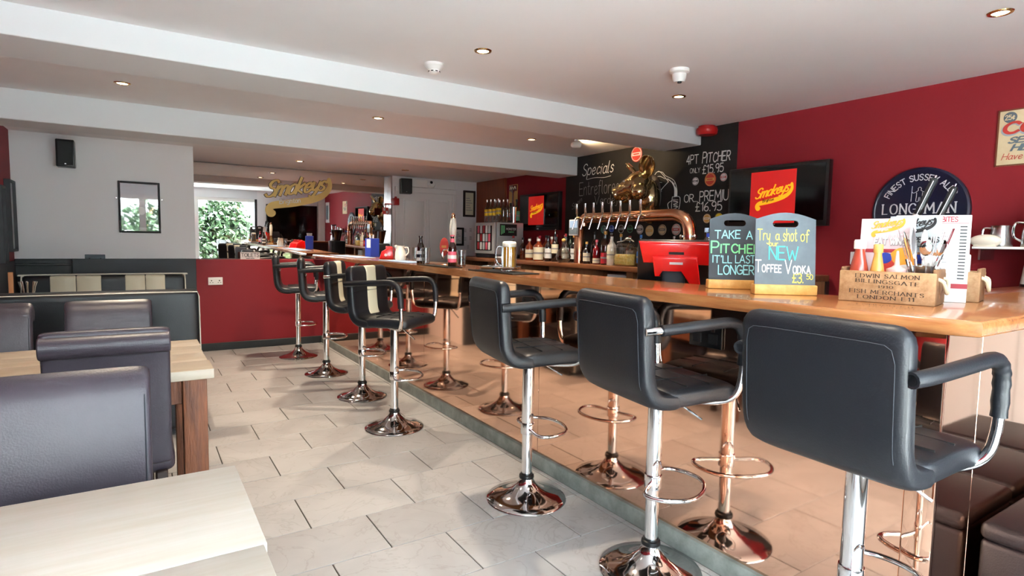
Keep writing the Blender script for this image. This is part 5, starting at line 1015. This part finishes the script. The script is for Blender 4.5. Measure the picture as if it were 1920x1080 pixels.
def menus():
    def card(lab, x, y, rz, w_, h_, th, lines, m='white_card', lean=4, extra=None):
        t = thing('menu_card', lab, 'menu', (x, y, ZB + (.012 if th < .01 else 0)), rz); o = mk('card', B(0, w_, 0, th, 0, h_, .001, 1), m, t, False); o.rotation_euler = (R(-lean), 0, 0)
        for s in lines: lettering(o, s[0], (s[1]*w_, -.0004, s[2]*h_), FU, FV, s[3], s[4]*w_, s[5], **{'lift': .0008, **s[6]})
        if extra: extra(o, w_, h_)
        return o
    def food(o, w_, h_):
        mk('banner', B(w_*.12, w_*.97, -.0012, 0, h_*.565, h_*.61), 'print_red', o, False); mk('photo', B(w_*.3, w_*.98, -.0011, 0, h_*.25, h_*.55), 'dark_slate', o, False)
        for cx, cz, r, m in ((.5, .47, .026, 'blue'), (.82, .48, .042, 'print_orange'), (.55, .34, .05, 'coke_red'), (.85, .36, .035, 'white_card')): mk('dish_photo', lathe(BM(), [(0, .0014), (r, .001), (r, 0), (0, 0)], 20, M=Matrix.Translation((w_*cx, -.0011, h_*cz)) @ Matrix.Rotation(PI/2, 4, 'X')), m, o)
        logo(o, (w_*.16, -.0004, h_*.835), FU, FV, w_*.62, 'print_orange', 'white_card', .001)
    def lunch(o, w_, h_):
        mk('photo', B(w_*.03, w_*.97, -.0011, 0, h_*.2, h_*.56), 'mid_wood', o, False); mk('jug_photo', B(w_*.5, w_*.8, -.0016, -.001, h_*.42, h_*.53), 'blue', o, False); logo(o, (w_*.1, -.0004, h_*.80), FU, FV, w_*.76, 'print_black', 'white_card', .001)
    def bites(o, w_, h_):
        mk('footer_band', B(0, w_, -.001, 0, h_*.16, h_*.215), 'print_red', o, False); mk('title_rule', B(w_*.3, w_*.97, -.001, 0, h_*.905, h_*.91), 'print_red', o, False)
        for k in range(17):
            z = h_*(.86 - .037*k); mk('text_line', B(w_*.32, w_*(.62 + .12*((k*5) % 4)/4), -.0009, 0, z, z + .0045), 'print_grey', o, False); mk('price', B(w_*.86, w_*.95, -.0009, 0, z, z + .0045), 'print_black', o, False)
        logo(o, (w_*.0, -.0004, h_*.87), FU, FV, w_*.24, 'print_red', 'white_card', .001)
    rz = R(-70)
    card('glossy menu advertising EAT WINGS with food photos in the crate', *in_crate(.02, .142)[:2], RZ, .165, .276, .003, [('ALL YOU CAN', .42, .745, .015, .45, 'chalk_white', dict(pen=.11, slant=.1)), ('EAT WINGS!', .28, .665, .021, .66, 'print_grey', dict(pen=.2, slant=.1)), ('EAT WINGS!', .275, .67, .021, .66, 'white_card', dict(pen=.12, slant=.1, lift=.002))], m='pink_card', extra=food)
    card('grey lunch specials menu standing behind the wings menu', *in_crate(.105, .158)[:2], RZ, .15, .284, .003, [('LUNCH SPECIALS', .02, .685, .016, .95, 'print_black', dict(pen=.1, gap=.14)), ('N 10AM-3PM', .22, .61, .013, .6, 'print_black', dict(pen=.1, gap=.14))], m='grey_plastic', extra=lunch)
    card('tall white small bites menu stack standing between the crates', *in_crate(.12, .2)[:2], R(-60), .215, .300, .016, [('SMALL BITES', .32, .925, .016, .5, 'print_red', dict(pen=.1))], lean=1, extra=bites)
menus()
def tongs(lab, x, y, d, L_):
    t = thing('barbecue_tongs', lab, 'tongs', (x, y, ZB + .11)); d = Vector(d).normalized(); o = d.cross(Vector((0, 0, 1))).normalized()*.012
    a = mk('steel_shaft', tube(BM(), [d*-.08, d*L_*.6], .0075, 8), 'steel', t); mk('grip', tube(BM(), [d*L_*.58, d*L_*.6, d*L_*.98, d*L_], [.008, .0125, .0125, .009], 10), 'black_plastic', t); mk('grip_strip', tube(BM(), [d*L_*.6 - Vector((.013, .004, 0)), d*L_*.97 - Vector((.013, .004, 0))], .0018, 5), 'chrome', t); mk('ferrule', tube(BM(), [d*L_*.575, d*L_*.60], .0135, 10), 'chrome', t); mk('hook', tube(BM(), [d*L_*.99, d*(L_*.99 + .014)], .004, 6), 'chrome', t)
tongs('black-handled steel tongs in front of the round sign, taller left one', 2.30, 1.02, (.25, -.28, 1), .345); tongs('black-handled steel tongs in front of the round sign, shorter right one', 2.36, .975, (.25, -.30, 1), .315)
t = thing('napkin_holder', 'napkins and steel scoops standing in the rope-handled crate', 'napkins', (2.42, .86, ZB + .011)); mk('napkin', B(-.05, .03, -.01, .01, 0, .17, .003, 1), 'white_card', t); mk('napkin', B(-.03, .04, .014, .03, 0, .155, .003, 1), 'white_card', t); mk('scoop', tube(BM(), smooth_path([(-.04, 0, .02), (-.045, 0, .12), (-.03, 0, .17), (0, 0, .18)], 4), .006, 8), 'steel', t); t.rotation_euler = (0, 0, R(-66))
# ---------------------------------------------------------------- right-hand wall shelf
sh = thing('wall_shelf', 'thin white shelf on the red wall holding steel jugs', 'shelf', (4.10, 1.08, 1.29)); mk('board', B(-.22, 0, -.45, .235, 0, .014, .002, 1), 'white_plastic', sh); mk('bracket', B(-.2, -.002, .20, .21, -.06, 0), 'steel', sh, False); mk('bracket', B(-.2, -.002, -.4, -.39, -.06, 0), 'steel', sh, False)
def jug(lab, x, y, r, h):
    t = thing('steel_jug', lab, 'jug', (x, y, 1.3045)); mk('body', lathe(BM(), [(0, 0), (r, 0), (r*1.03, .006), (r, h*.5), (r*.86, h*.85), (r*.95, h), (r*.9, h), (r*.8, h*.85), (0, h*.8)], 28), 'steel', t); mk('handle', tube(BM(), smooth_path([(-r*.5, r*.75, h*.88), (-r*.6, r*1.35, h*.85), (-r*.6, r*1.4, h*.4), (-r*.5, r*.85, h*.2)], 5), .006, 8), 'chrome', t)
jug('squat steel milk jug lying behind the white dish', 4.0, 1.225, .052, .115); jug('large steel jug with long handle at the frame edge', 3.98, 1.07, .06, .145)
ds = thing('white_dish', 'white ceramic sauce boat upside down on the shelf', 'dish', (3.912, 1.265, 1.3045)); mk('bowl', ball(BM(), (0, 0, .03), (.03, .075, .036)), 'white_ceramic', ds); mk('foot', B(-.02, .02, -.05, .05, 0, .008, .003, 1), 'white_ceramic', ds)
bl = thing('blender', 'tall blender jug with silver base at the right frame edge', 'blender', (3.86, 1.01, 1.0985)); mk('base', lathe(BM(), [(0, 0), (.075, 0), (.075, .02), (.06, .15), (0, .15)], 24), 'silver_body', bl); mk('foot_ring', lathe(BM(), [(.077, 0), (.077, .014), (0, .014)], 24), 'black_plastic', bl)
mk('jug', lathe(BM(), [(.045, .15), (.06, .38), (.057, .38), (.042, .155), (0, .155)], 24), 'clear_glass', bl); mk('lid', lathe(BM(), [(.062, .38), (.06, .4), (0, .405)], 24), 'black_plastic', bl)
